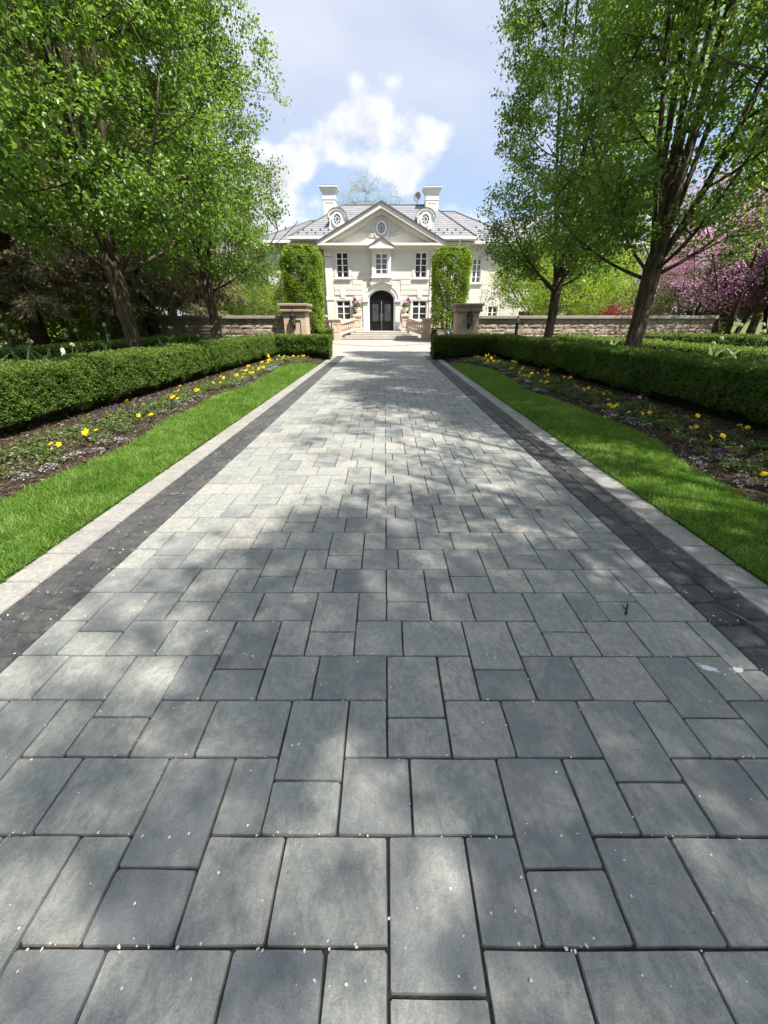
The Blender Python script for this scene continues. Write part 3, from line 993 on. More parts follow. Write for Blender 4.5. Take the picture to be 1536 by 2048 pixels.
# ------------------------------------------------------------------ hedges
def hedge(name, path, wd, h, label, near=1.0, dens=1.0, back=True, z0=0.05, seed=1, tintoff=0.0):
    """clipped hedge along a polyline (front face given, body to its left);  path: [(x,y)...]"""
    g = np.random.default_rng(seed)
    t = thing(name, label, 'hedge', (path[0][0], path[0][1], 0))
    VV, FF, TT, off = [], [], [], 0
    core = MB()
    P_all, N_all, S_all = [], [], []
    for (a, b2) in zip(path[:-1], path[1:]):
        a = np.array(a, float)
        b2 = np.array(b2, float)
        d = b2 - a
        L = np.linalg.norm(d)
        d /= L
        nrm = np.array([d[1], -d[0]])            # outward (front) normal
        inn = -nrm
        q = [a + inn * 0.24 + d * 0.10, b2 + inn * 0.24 - d * 0.10, b2 + inn * (wd - 0.09) - d * 0.06, a + inn * (wd - 0.09) + d * 0.06]
        core.prism([tuple(v) for v in q], 0.0, h - 0.09, axis='z')
        def sample(n, face):
            if face == 'front' or face == 'back':
                s = g.random(n) * L
                z = z0 + 0.08 + (h - z0 - 0.08) * g.random(n) ** 0.85
                base = a[None] + d[None] * s[:, None] + (inn[None] * wd if face == 'back' else 0)
                nn = np.tile(nrm if face == 'front' else inn, (n, 1))
                p = np.stack([base[:, 0], base[:, 1], z], 1)
                N = np.stack([nn[:, 0], nn[:, 1], np.zeros(n)], 1)
                foot = z0 + 0.08 + 0.22 * vnoise(np.stack([base[:, 0] * 2.6, base[:, 1] * 2.6, z * 0], 1))
                ok_ = z > foot
                p, N, z, n = p[ok_], N[ok_], z[ok_], int(ok_.sum())
                # face tucks in near the foot and rounds over at the top
                tuck = -0.30 * np.clip(1 - (z - z0) / 0.34, 0, 1) ** 1.3 - 0.05 * np.clip((z - h + 0.10) / 0.10, 0, 1) ** 2
                p += N * tuck[:, None]
            elif face == 'top':
                s = g.random(n) * L
                w_ = g.random(n) * wd
                base = a[None] + d[None] * s[:, None] + inn[None] * w_[:, None]
                ed = np.minimum(w_, wd - w_)
                z = h - 0.06 * np.clip(1 - ed / 0.12, 0, 1) ** 2
                p = np.stack([base[:, 0], base[:, 1], z], 1)
                N = np.tile(np.array([0, 0, 1.0]), (n, 1))
            else:
                w_ = g.random(n) * wd
                z = z0 + 0.04 + (h - z0 - 0.04) * g.random(n)
                e = a if face == 'end0' else b2
                base = e[None] + inn[None] * w_[:, None]
                dd = -d if face == 'end0' else d
                p = np.stack([base[:, 0], base[:, 1], z], 1)
                N = np.tile(np.array([dd[0], dd[1], 0.0]), (n, 1))
            lump = 0.06 * (vnoise(p * 3.1) - 0.5) + 0.075 * (vnoise(p * 8.3 + 7) - 0.5) + 0.06 * (vnoise(p * 19 + 3) - 0.5)
            p = p + N * (lump + g.normal(scale=0.018, size=n) - 0.02 * g.random(n))[:, None]
            return p, N
        for face, area in (('front', L * (h - z0)), ('top', L * wd), ('back', L * (h - z0) if back else 0), ('end0', wd * h), ('end1', wd * h)):
            # finer leaves where the hedge runs close to the camera
            m_ = max(1, int(L / 1.6))
            p, N = sample(int(area * 9000 * dens * near) + 10, face)
            dist = np.hypot(p[:, 0], p[:, 1])
            sz = np.clip(0.0245 + 0.0020 * (dist - 5), 0.0245, 0.075)
            keep = g.random(len(p)) < (0.0245 / sz) ** 1.75
            if face == 'back':
                keep &= g.random(len(p)) < 0.4
            P_all.append(p[keep])
            N_all.append(N[keep])
            S_all.append(sz[keep])
    core.build('inner_twigs', M['hedgecore'], t, t.location)
    P = np.concatenate(P_all)
    N = np.concatenate(N_all)
    S = np.concatenate(S_all)
    n = len(P)
    D = norm(N * 0.8 + rand_dirs(n, g) * 0.9 + np.array([0, 0, 0.35]))
    Nn = norm(rand_dirs(n, g) * 0.8 + np.array([0, 0, 0.8]) + N * 0.3)
    Ls = S * g.uniform(0.8, 1.5, n)
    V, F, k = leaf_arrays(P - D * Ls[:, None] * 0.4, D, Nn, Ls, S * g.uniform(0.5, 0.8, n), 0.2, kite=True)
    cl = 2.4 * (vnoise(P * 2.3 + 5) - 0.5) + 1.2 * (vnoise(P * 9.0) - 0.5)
    tint = np.clip(0.43 + tintoff + 0.14 * cl + g.normal(scale=0.16, size=n) + 0.16 * (N[:, 2] > 0.5), 0, 1)  # leaves on top get a lighter tint: sunlit brightness put into the colour
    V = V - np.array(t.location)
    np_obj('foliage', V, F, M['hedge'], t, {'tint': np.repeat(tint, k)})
    return t


# left: long run towards the gate, then the return to the drive (front normal faces the drive)
def fpt(side, y):
    return (side * hedge_face(side, y), y)


hedge('clipped_hedge', [fpt(-1, 18.9), fpt(-1, -1.5)][::-1] if False else [fpt(-1, -1.5), fpt(-1, 18.9)], 0.82, 0.97, 'long clipped green hedge running along the left flower bed', seed=11, back=False)
hedge('clipped_hedge', [(-5.4, 18.2), (-2.42, 18.2)], 0.85, 0.965, 'short return of clipped hedge below the left gate pier', seed=12, back=False)
hedge('clipped_hedge', [fpt(1, 18.9), fpt(1, -1.5)], 0.80, 0.96, 'long clipped green hedge running along the right flower bed', seed=13, back=False, tintoff=-0.06)
hedge('clipped_hedge', [(2.13, 18.2), (5.4, 18.2)], 0.85, 0.955, 'short return of clipped hedge below the right gate pier', seed=14, back=False, tintoff=-0.08)
# second rows behind, low and wide
hedge('clipped_hedge', [(-8.35, 2.0), (-8.1, 18.6)], 0.8, 0.98, 'second row of clipped hedge behind the left avenue trees', seed=15, dens=0.5, back=False, tintoff=0.05)
hedge('clipped_hedge', [(7.6, 19.0), (8.45, 2.0)], 0.8, 0.98, 'second row of clipped hedge behind the right avenue trees', seed=16, dens=0.5, back=False, tintoff=0.10)
hedge('clipped_hedge', [(17.5, 16.6), (11.2, 19.6)][::-1], 0.8, 1.0, 'low dark hedge nearest the right stone wall', seed=17, dens=0.4, back=False)
hedge('clipped_hedge', [(-15.5, 19.6), (-9.2, 19.9)], 0.8, 0.9, 'low dark hedge below the left stone wall', seed=18, dens=0.4, back=False)
# small box hedges in the forecourt beside the stair
hedge('box_hedge', [(-7.2, 33.4), (-4.15, 33.4)], 0.9, 0.95, 'small box hedge in front of the left stair pedestal', seed=19, dens=0.35, back=False)
hedge('box_hedge', [(3.75, 33.4), (6.4, 33.4)], 0.9, 0.95, 'small box hedge in front of the right stair pedestal', seed=20, dens=0.35, back=False)


# ------------------------------------------------------------------ trees
def bezier(a, b2, c, n):
    t = np.linspace(0, 1, n)[:, None]
    return (1 - t) ** 2 * a + 2 * (1 - t) * t * b2 + t ** 2 * c


def tree_meshes(key, seed, H=14.5, Rad=3.0, fork=2.65, r0=0.21, nlimb=8, nclump=620, lpc=126, lsize=0.085, sig=0.31, leafmat='pear', barkmat='bark',
                prof=None, zlow=2.9, low=5, kite=False, gap=0.30, multi=0, lw=0.68, droop=0.45, shell=0.12, tw=2):
    g = np.random.default_rng(seed)
    pr = random.Random(seed)
    tr = MB()
    limb_pts, limb_rad = [], []
    if prof is None:
        def prof(s):
            return np.where(s < 0.14, 0.62 + 0.38 * np.sqrt(np.clip(s / 0.14, 0, 1)), np.where(s < 0.50, 1.0 - 0.10 * (s - 0.14) / 0.36, 0.90 - 0.74 * np.clip((s - 0.50) / 0.50, 0, 1) ** 1.4))
    bend = g.normal(scale=0.05, size=2)
    if not multi:
        zs = np.array([-0.1, 0.0, 0.12, 0.4, 0.9, 1.6, fork - 0.35, fork, fork + 0.25])
        rs = r0 * np.array([1.75, 1.6, 1.32, 1.12, 1.02, 0.97, 1.02, 1.10, 0.9])
        pts = [(bend[0] * z * 0.3 + 0.012 * math.sin(z * 3), bend[1] * z * 0.3, z) for z in zs]
        tr.tube(pts, list(rs), 14)
        top = np.array(pts[-2])
    else:
        top = np.array([0, 0, 0.0])
    def limb(start, end, ctrl, ra, rb, n=12):
        p = bezier(start, ctrl, end, n)
        wob = np.cumsum(g.normal(scale=0.022, size=(n, 3)), 0)
        wob -= wob[0]
        p = p + wob * np.linspace(0, 1, n)[:, None]
        rr = np.linspace(ra, rb, n) * (1 + 0.05 * g.normal(size=n))
        tr.tube(p, list(rr), 7)
        limb_pts.append(p)
        limb_rad.append(rr)
        return p, rr
    n_main = multi or nlimb
    for i in range(n_main):
        az = 2 * PI * (i + g.uniform(-0.25, 0.25)) / n_main + seed
        if multi:
            ze = H * g.uniform(0.62, 0.92)
            re = Rad * g.uniform(0.35, 0.85)
            st = np.array([0.16 * math.cos(az), 0.16 * math.sin(az), -0.05])
            ct = st + np.array([re * 0.25 * math.cos(az), re * 0.25 * math.sin(az), ze * 0.6])
            ra = r0 * g.uniform(0.4, 0.75)
        else:
            ze = H * (0.93 if i == 0 else g.uniform(0.62, 0.86))
            re = Rad * (0.08 if i == 0 else g.uniform(0.35, 0.62))
            st = top + np.array([0.06 * math.cos(az), 0.06 * math.sin(az), g.uniform(-0.1, 0.25)])
            ct = top + np.array([re * 0.75 * math.cos(az), re * 0.75 * math.sin(az), (ze - fork) * g.uniform(0.3, 0.45)])
            ra = r0 * (0.62 if i == 0 else g.uniform(0.28, 0.46))
        en = np.array([re * math.cos(az), re * math.sin(az), ze])
        limb(st, en, ct, ra, 0.022, 14)
    for i in range(low):
        az = 2 * PI * (i + g.uniform(-0.3, 0.3)) / max(low, 1) + 0.7 + seed
        re = Rad * g.uniform(0.72, 0.95)
        ze = fork + g.uniform(0.9, 3.0)
        st = np.array([0, 0, fork - g.uniform(0.0, 0.3)]) if not multi else limb_pts[i % len(limb_pts)][4]
        en = np.array([re * math.cos(az), re * math.sin(az), ze])
        ct = st + np.array([re * 0.55 * math.cos(az), re * 0.55 * math.sin(az), g.uniform(0.35, 0.9)])
        limb(st, en, ct, r0 * g.uniform(0.2, 0.32), 0.014, 10)
    # secondary branches off the limbs
    base_limbs = list(zip(list(limb_pts), list(limb_rad)))
    for p, rr in base_limbs:
        for k in range(3, len(p) - 1, 2):
            az = g.uniform(0, 2 * PI)
            z = p[k][2]
            Renv = Rad * float(prof(np.array([(z + 1.0 - zlow) / (H - zlow)]))[0])
            out = np.array([math.cos(az), math.sin(az), 0.0])
            hr = np.array([p[k][0], p[k][1], 0]) 
            if np.linalg.norm(hr) > 0.3:
                out = out + hr / np.linalg.norm(hr)
                out /= max(np.linalg.norm(out), 0.2)
            ln = min(Renv * 0.6, g.uniform(0.6, 1.7))
            en = p[k] + out * ln + np.array([0, 0, ln * g.uniform(0.35, 0.9)])
            ct = p[k] + out * ln * 0.6 + np.array([0, 0, ln * 0.15])
            limb(p[k], en, ct, min(rr[k] * 0.5, 0.045), 0.010, 7)
    LP = np.concatenate(limb_pts)
    # clump centres fill the envelope, leaving gaps
    cz = []
    ph = g.uniform(0, 6, 6)
    while len(cz) < nclump:
        s = g.random(600)
        z = zlow + (H - zlow) * s
        az = g.random(600) * 2 * PI
        r = Rad * prof(s) * np.sqrt(shell + (1 - shell) * g.random(600)) * (0.95 + 0.10 * np.sin(3 * az + ph[0] + z) + 0.08 * np.sin(5 * az - 1.7 * z + ph[1]))
        x, y = r * np.cos(az), r * np.sin(az)
        nz = np.sin(x * 1.9 + ph[2]) * np.sin(y * 2.1 + ph[3]) + 0.7 * np.sin(z * 2.3 + ph[4] + x) * np.sin(x * 3.3 - y * 2.7 + ph[5])
        keep = (nz > -gap) & (g.random(600) < np.clip(prof(s) ** 1.0, 0.15, 1))
        cz += list(np.stack([x, y, z], 1)[keep])
    CC = np.array(cz[:nclump])
    twigs = MB()
    Ps, Ds, Ns, Cl = [], [], [], []
    for ci, c in enumerate(CC):
        dv = LP - c
        dd = np.linalg.norm(dv, axis=1) + 1.2 * np.clip(dv[:, 2] + 0.15, 0, 9)
        j = int(np.argmin(dd))
        a = LP[j]
        ct = a + (c - a) * 0.55 + np.array([0, 0, -0.12 * np.linalg.norm(c - a) + 0.05])
        tr.tube(bezier(a, ct, c, 4), [0.013, 0.010, 0.008, 0.005], 4, cap=False)
        n = int(lpc * g.uniform(0.6, 1.35))
        out = c.copy()
        out[2] *= 0.0
        out = out / max(np.linalg.norm(out), 0.3)
        # leaves sit along a few shoots within the clump
        ns = 5
        sd = norm(g.normal(size=(ns, 3)) * np.array([1, 1, 0.55]) + out * 0.5 + np.array([0, 0, 0.25]))
        which = g.integers(0, ns, n)
        tt = g.random(n) ** 0.8
        q = c + sd[which] * (tt * sig * 2.0)[:, None] + g.normal(size=(n, 3)) * sig * np.array([0.30, 0.30, 0.25])
        for k in range(tw):
            tr.tube([c, c + sd[k] * sig * 1.9], [0.006, 0.003], 3, cap=False)
        Ps.append(q)
        dirs = norm(g.normal(size=(n, 3)) * 0.8 + sd[which] * 0.5 + np.array([0, 0, -droop]))
        Ds.append(dirs)
        Ns.append(norm(g.normal(size=(n, 3)) * 0.55 + np.array([0, 0, 0.9]) + out * 0.35))
        Cl.append(np.full(n, g.normal(scale=0.10)))
    P, D, N, Cv = np.concatenate(Ps), np.concatenate(Ds), np.concatenate(Ns), np.concatenate(Cl)
    n = len(P)
    L = lsize * g.uniform(0.65, 1.25, n)
    V, F, k = leaf_arrays(P, D, N, L, L * lw * g.uniform(0.85, 1.1, n), 0.16, kite)
    tint = np.clip(0.44 + 1.3 * Cv + g.normal(scale=0.25, size=n), 0, 1)
    crown = np_mesh(key + '_crown', V, F, M[leafmat], {'tint': np.repeat(tint, k)})
    tm = bpy.data.meshes.new(key + '_trunk')
    tm.from_pydata(tr.v, [], tr.f)
    tm.polygons.foreach_set('use_smooth', [True] * len(tr.f))
    tm.materials.append(M[barkmat])
    tm.update()
    return tm, crown


def place_tree(name, label, meshes, loc, rz=0.0, s=(1, 1, 1), group=None, cat='tree', tilt=(0, 0), crown='crown'):
    t = thing(name, label, cat, loc, rz, group)
    t.rotation_euler = (tilt[0], tilt[1], rz)
    t.scale = s
    link(bpy.data.objects.new('trunk', meshes[0]), t)
    link(bpy.data.objects.new(crown, meshes[1]), t)
    if len(meshes) > 2:
        link(bpy.data.objects.new('boughs', meshes[2]), t)
    return t


TA = tree_meshes('pear_a', 21, H=16.0, Rad=2.85, nlimb=8, r0=0.17)
TB = tree_meshes('pear_b', 22, H=15.6, Rad=2.8, nlimb=7, r0=0.168)
TC = tree_meshes('pear_c', 23, H=16.0, Rad=2.9, nlimb=8, r0=0.185, gap=0.28, nclump=590)
TD = tree_meshes('pear_d', 24, H=15.0, Rad=3.2, nlimb=8, r0=0.20, gap=0.0, nclump=235, lpc=120, kite=True)
GA = 'avenue trees along the drive'
place_tree('pear_tree', 'nearest full-trunked pear tree left of the drive, rising behind the hedge', TB, (-6.25, 10.5, 0.05), 0.6, group=GA)
place_tree('pear_tree', 'pear tree before the left stone wall, farther of the two left trunks', TA, (-6.35, 16.1, 0.05), 2.3, group=GA)
place_tree('pear_tree', 'pear tree at top left corner whose trunk stands out of frame', TC, (-6.7, 5.0, 0.05), 4.0, (1.0, 1.0, 1.0), group=GA)
place_tree('pear_tree', 'forked pear tree with thick trunk on the right, beside the redbud', TC, (6.28, 10.6, 0.05), 1.1, group=GA)
place_tree('pear_tree', 'pear tree before the right stone wall, farther of the two right trunks', TB, (6.30, 16.3, 0.05), 3.4, group=GA)
place_tree('pear_tree', 'pear tree at top right corner whose trunk stands out of frame', TA, (7.0, 4.9, 0.05), 5.0, group=GA)
place_tree('pear_tree', 'pear tree right beside the camera, seen only by its shade', TD, (6.9, -3.3, 0.05), 0.4, group=GA)
TE = tree_meshes('pear_e', 25, H=15.5, Rad=3.0, nlimb=8, r0=0.20, gap=0.0, nclump=150, lpc=110, kite=True)
place_tree('pear_tree', 'thin pear tree level with the camera on the right, seen only by its shade', TE, (7.0, 0.3, 0.05), 1.4, group=GA)
place_tree('pear_tree', 'tall pear tree right behind the camera, seen only by its shade', TD, (7.9, -5.6, 0.05), 2.0, (1.35, 1.35, 1.2), group=GA)

# ------------------------------------------------------------------ the house
HX = -0.28
house = thing('mansion', 'cream stucco mansion with pediment, round dormers and grey hipped roof', 'house', (HX, 42.0, 0.0))
HO = house.location


def hb(mb, name, m, parent=None, smooth=False):
    """link a house part; coordinates are given with x measured from the house axis"""
    return mb.build(name, m, parent or house, (0, HO.y, 0), smooth)


def wall_panel(x0, x1, z0, z1, ops, y, depth=0.25):
    """front wall with rectangular openings and their reveals"""
    xs = sorted({x0, x1, *[o[0] for o in ops], *[o[1] for o in ops]})
    zs = sorted({z0, z1, *[o[2] for o in ops], *[o[3] for o in ops]})
    mb = MB()
    for i in range(len(xs) - 1):
        for j in range(len(zs) - 1):
            xm, zm = (xs[i] + xs[i + 1]) / 2, (zs[j] + zs[j + 1]) / 2
            if any(o[0] < xm < o[1] and o[2] < zm < o[3] for o in ops):
                continue
            mb.add([(xs[i], y, zs[j]), (xs[i + 1], y, zs[j]), (xs[i + 1], y, zs[j + 1]), (xs[i], y, zs[j + 1])], [(0, 1, 2, 3)])
    for (a, b2, c, d) in ops:
        q = [(a, c), (b2, c), (b2, d), (a, d)]
        for k in range(4):
            p, r = q[k], q[(k + 1) % 4]
            mb.add([(p[0], y, p[1]), (r[0], y, r[1]), (r[0], y + depth, r[1]), (p[0], y + depth, p[1])], [(3, 2, 1, 0)])
    return mb


def window(x0, x1, z0, z1, y, rows, cols=2, transom=False, sill=True, surround=0.16, parent=None):
    """white casement in an opening: frame, glazing bars, panes, sill and stucco surround"""
    f = MB()
    w = 0.075
    yf, yb = y + 0.05, y + 0.13
    f.box(x0, x0 + w, yf, yb, z0, z1)
    f.box(x1 - w, x1, yf, yb, z0, z1)
    f.box(x0 + w, x1 - w, yf, yb, z1 - w, z1)
    f.box(x0 + w, x1 - w, yf, yb, z0, z0 + w)
    for c in range(1, cols):
        xm = x0 + (x1 - x0) * c / cols
        f.box(xm - 0.055, xm + 0.055, yf - 0.01, yb, z0 + w, z1 - w)
    hs = []
    if transom:
        zt = z0 + (z1 - z0) * 0.70
        hs.append((zt, 0.05))
        hs.append((z0 + (zt - z0) * 0.47, 0.022))
    else:
        hs = [(z0 + (z1 - z0) * r / rows, 0.024) for r in range(1, rows)]
    for zz, t_ in hs:
        f.box(x0 + w, x1 - w, yf + 0.012, yb - 0.01, zz - t_, zz + t_)
    wo = hb(f, 'window', M['white'], parent)
    # panes, one by one
    xs = [x0 + w] + [x0 + (x1 - x0) * c / cols for c in range(1, cols)] + [x1 - w]
    zs = [z0 + w] + sorted(h[0] for h in hs) + [z1 - w]
    for i in range(len(xs) - 1):
        for j in range(len(zs) - 1):
            tl = random.uniform(-0.006, 0.006)
            tz = random.uniform(-0.006, 0.006)
            pmb = MB().add([(xs[i], y + 0.10 + tl, zs[j]), (xs[i + 1], y + 0.10 - tl, zs[j] + 0.0), (xs[i + 1], y + 0.10 - tl + tz, zs[j + 1]), (xs[i], y + 0.10 + tl + tz, zs[j + 1])], [(0, 1, 2, 3)])
            p = hb(pmb, 'pane', M['glass'], wo)
    MB_back = MB().box(x0, x1, y + 0.20, y + 0.24, z0, z1)
    hb(MB_back, 'curtain', M['stucco'] if False else M['glass'], wo)
    if sill:
        s = MB()
        s.cbox(x0 - 0.22, x1 + 0.22, y - 0.16, y + 0.06, z0 - 0.12, z0 - 0.004, 0.02)
        s.box(x0 - 0.16, x1 + 0.16, y - 0.09, y + 0.0, z0 - 0.20, z0 - 0.122)
        hb(s, 'sill', M['trim'], wo)
    if surround:
        s = MB()
        k = surround
        s.box(x0 - k, x0 - 0.004, y - 0.05, y + 0.04, z0, z1 + k)
        s.box(x1 + 0.004, x1 + k, y - 0.05, y + 0.04, z0, z1 + k)
        s.box(x0 - 0.004, x1 + 0.004, y - 0.05, y + 0.04, z1 + 0.004, z1 + k)
        s.box(x0 - k - 0.10, x0 - k - 0.003, y - 0.03, y + 0.03, z0 + 0.15, z1 + k - 0.2)
        s.box(x1 + k + 0.003, x1 + k + 0.10, y - 0.03, y + 0.03, z0 + 0.15, z1 + k - 0.2)
        hb(s, 'surround', M['stucco'], wo)
    return wo


Y0 = 38.0
UW = [(-3.78, -2.76, 4.74, 6.58), (2.80, 3.80, 4.74, 6.58)]
LW = [(-3.92, -2.70, 1.56, 3.07), (2.66, 3.92, 1.56, 3.07)]
DOOR = (-1.17, 1.17, 0.68, 3.94)
hb(wall_panel(-4.7, 4.7, 0.05, 6.80, UW + LW + [DOOR], Y0, 0.35), 'bay_wall', M['stucco'])
for sx in (-1, 1):
    sd = MB()
    x = sx * 4.7
    sd.add([(x, Y0, 0.05), (x, 39.7, 0.05), (x, 39.7, 6.8), (x, Y0, 6.8)], [(0, 1, 2, 3) if sx > 0 else (3, 2, 1, 0)])
    hb(sd, 'bay_side_wall', M['stucco'])
for (a, b2, c, d) in UW:
    window(a, b2, c, d, Y0, 4)
for (a, b2, c, d) in LW:
    window(a, b2, c, d, Y0, 3, transom=True)

# rusticated courses of the lower storeys, each block proud of the wall
zc = 0.76
k_ = 0
while zc < 4.70:
    z1_ = zc + 0.385
    segs = [(-4.05, 4.05)]
    def cut(segs, a, b2):
        out = []
        for (p, q) in segs:
            if b2 <= p or a >= q:
                out.append((p, q))
            else:
                if a - p > 0.08:
                    out.append((p, a))
                if q - b2 > 0.08:
                    out.append((b2, q))
        return out
    if zc < 4.5:
        segs = cut(segs, -1.62, 1.62)
    for (a, b2, c, d) in LW:
        if z1_ > c - 0.22 and zc < d + 0.18:
            segs = cut(segs, a - 0.28, b2 + 0.28)
    if z1_ > 4.5:
        for (a, b2, c, d) in UW:
            segs = cut(segs, a - 0.28, b2 + 0.28)
    for (p, q) in segs:
        cuts = [p]
        x = p + (0.9 if k_ % 2 else 1.5)
        cuts.append(q)
        for s0, s1 in zip(cuts[:-1], cuts[1:]):
            hb(MB().cbox(s0 + 0.012, s1 - 0.012, Y0 - 0.055, Y0 + 0.02, zc + 0.020, z1_ - 0.020, 0.012), 'stucco_course', M['stucco'])
    zc = z1_
    k_ += 1
# keystones over the lower windows
for xk in (-3.31, 3.29):
    hb(MB().prism([(xk - 0.16, 3.24), (xk + 0.16, 3.24), (xk + 0.27, 3.86), (xk - 0.27, 3.86)], Y0 - 0.075, Y0 + 0.01), 'keystone', M['trim'])

# corner pilasters
for sx in (-1, 1):
    p = MB()
    xa, xb = sorted((sx * 4.12, sx * 4.72))
    p.box(xa, xb, Y0 - 0.10, Y0 + 0.02, 0.95, 6.10)
    p.cbox(xa - 0.06, xb + 0.06, Y0 - 0.16, Y0 + 0.03, 0.2, 0.95, 0.02)
    p.cbox(xa - 0.05, xb + 0.05, Y0 - 0.15, Y0 + 0.03, 6.10, 6.22, 0.02)
    p.cbox(xa - 0.02, xb + 0.02, Y0 - 0.12, Y0 + 0.03, 6.26, 6.62, 0.02)
    p.cbox(xa - 0.05, xb + 0.05, Y0 - 0.15, Y0 + 0.03, 3.05, 3.35, 0.04)
    hb(p, 'pilaster', M['trim'])
fr = MB()
fr.box(-4.76, 4.76, Y0 - 0.08, Y0 + 0.01, 6.64, 6.80)
hb(fr, 'frieze', M['trim'])
# pediment
cor = MB()
cor.box(-4.95, 4.95, Y0 - 0.40, Y0 + 0.1, 6.803, 6.92)
cor.cbox(-5.22, 5.22, Y0 - 0.74, Y0 + 0.1, 6.923, 7.10, 0.03)
hb(cor, 'horizontal_cornice', M['trim'])
ty = MB()
ty.prism([(-4.9, 7.102), (4.9, 7.102), (0, 9.50)], Y0 - 0.02, Y0 + 0.3)
hb(ty, 'tympanum', M['stucco'])
APZ = 9.72
for sx in (-1, 1):
    rk = MB()
    a, b2 = (sx * 5.28, 7.10), (0, APZ)
    def off(p, d):
        return (p[0], p[1] - d)
    poly = [a, b2, (0, APZ - 0.34), (sx * 4.62, 7.103)]
    rk.prism(poly if sx < 0 else poly[::-1], Y0 - 0.74, Y0 - 0.022)
    hb(rk, 'raking_cornice', M['trim'])
    rk2 = MB()
    poly = [(sx * 4.55, 7.106), (0, APZ - 0.37), (0, APZ - 0.62), (sx * 4.05, 7.106)]
    rk2.prism(poly if sx < 0 else poly[::-1], Y0 - 0.30, Y0 - 0.024)
    hb(rk2, 'raking_moulding', M['stucco'])
    rk3 = MB()
    poly = [(sx * 3.3, 7.30), (0, APZ - 0.98), (0, APZ - 1.05), (sx * 3.05, 7.30)]
    rk3.prism(poly if sx < 0 else poly[::-1], Y0 - 0.06, Y0 - 0.024)
    hb(rk3, 'tympanum_bead', M['stucco'])
    rf = MB()
    poly = [(sx * 5.36, 7.115), (0, APZ + 0.055), (0, APZ + 0.003), (sx * 5.30, 7.095)]
    rf.prism(poly if sx < 0 else poly[::-1], Y0 - 0.80, 43.5)
    hb(rf, 'gable_roof', M['roof'])
    ed = MB()
    poly = [(sx * 5.40, 7.125), (0, APZ + 0.09), (0, APZ + 0.0), (sx * 5.33, 7.08)]
    ed.prism(poly if sx < 0 else poly[::-1], Y0 - 0.84, Y0 - 0.802)
    hb(ed, 'roof_edge', M['lead'])


def oval_window(xc, zc_, y, rx, rz, name='oval_window', parent=None):
    """oval light with a ring of glazing bars round a centre eye"""
    N_ = 24
    fr_ = MB()
    pts_o = [(xc + (rx + 0.13) * math.cos(2 * PI * i / N_), zc_ + (rz + 0.13) * math.sin(2 * PI * i / N_)) for i in range(N_)]
    pts_i = [(xc + rx * math.cos(2 * PI * i / N_), zc_ + rz * math.sin(2 * PI * i / N_)) for i in range(N_)]
    V = [(p[0], y - 0.10, p[1]) for p in pts_o] + [(p[0], y - 0.10, p[1]) for p in pts_i] + [(p[0], y + 0.02, p[1]) for p in pts_o] + [(p[0], y + 0.02, p[1]) for p in pts_i]
    F = []
    for i in range(N_):
        j = (i + 1) % N_
        F += [(i, j, N_ + j, N_ + i), (i + 2 * N_, j + 2 * N_, j, i), (N_ + i, N_ + j, 3 * N_ + j, 3 * N_ + i)]
    fr_.add(V, F)
    for k in range(8):
        a = 2 * PI * (k + 0.5) / 8
        fr_.tube([(xc + 0.45 * rx * math.cos(a), y - 0.045, zc_ + 0.45 * rz * math.sin(a)), (xc + rx * math.cos(a), y - 0.045, zc_ + rz * math.sin(a))], 0.022, 4)
    ring = [(xc + 0.47 * rx * math.cos(2 * PI * k / 8 + PI / 8), y - 0.045, zc_ + 0.47 * rz * math.sin(2 * PI * k / 8 + PI / 8)) for k in range(9)]
    fr_.tube(ring, 0.022, 4)
    o = hb(fr_, name, M['white'], parent)
    gl = MB().add([(p[0], y - 0.026, p[1]) for p in pts_i], [tuple(range(N_))])
    hb(gl, 'pane', M['ovalglass'], o)
    return o


m_, t_ = new_mat('oval_glass')
finish(t_, principled(t_, (0.16, 0.18, 0.20), 0.12, None, 0.8).outputs[0])
M['ovalglass'] = m_
oval_window(0, 8.20, Y0 - 0.02, 0.30, 0.37)
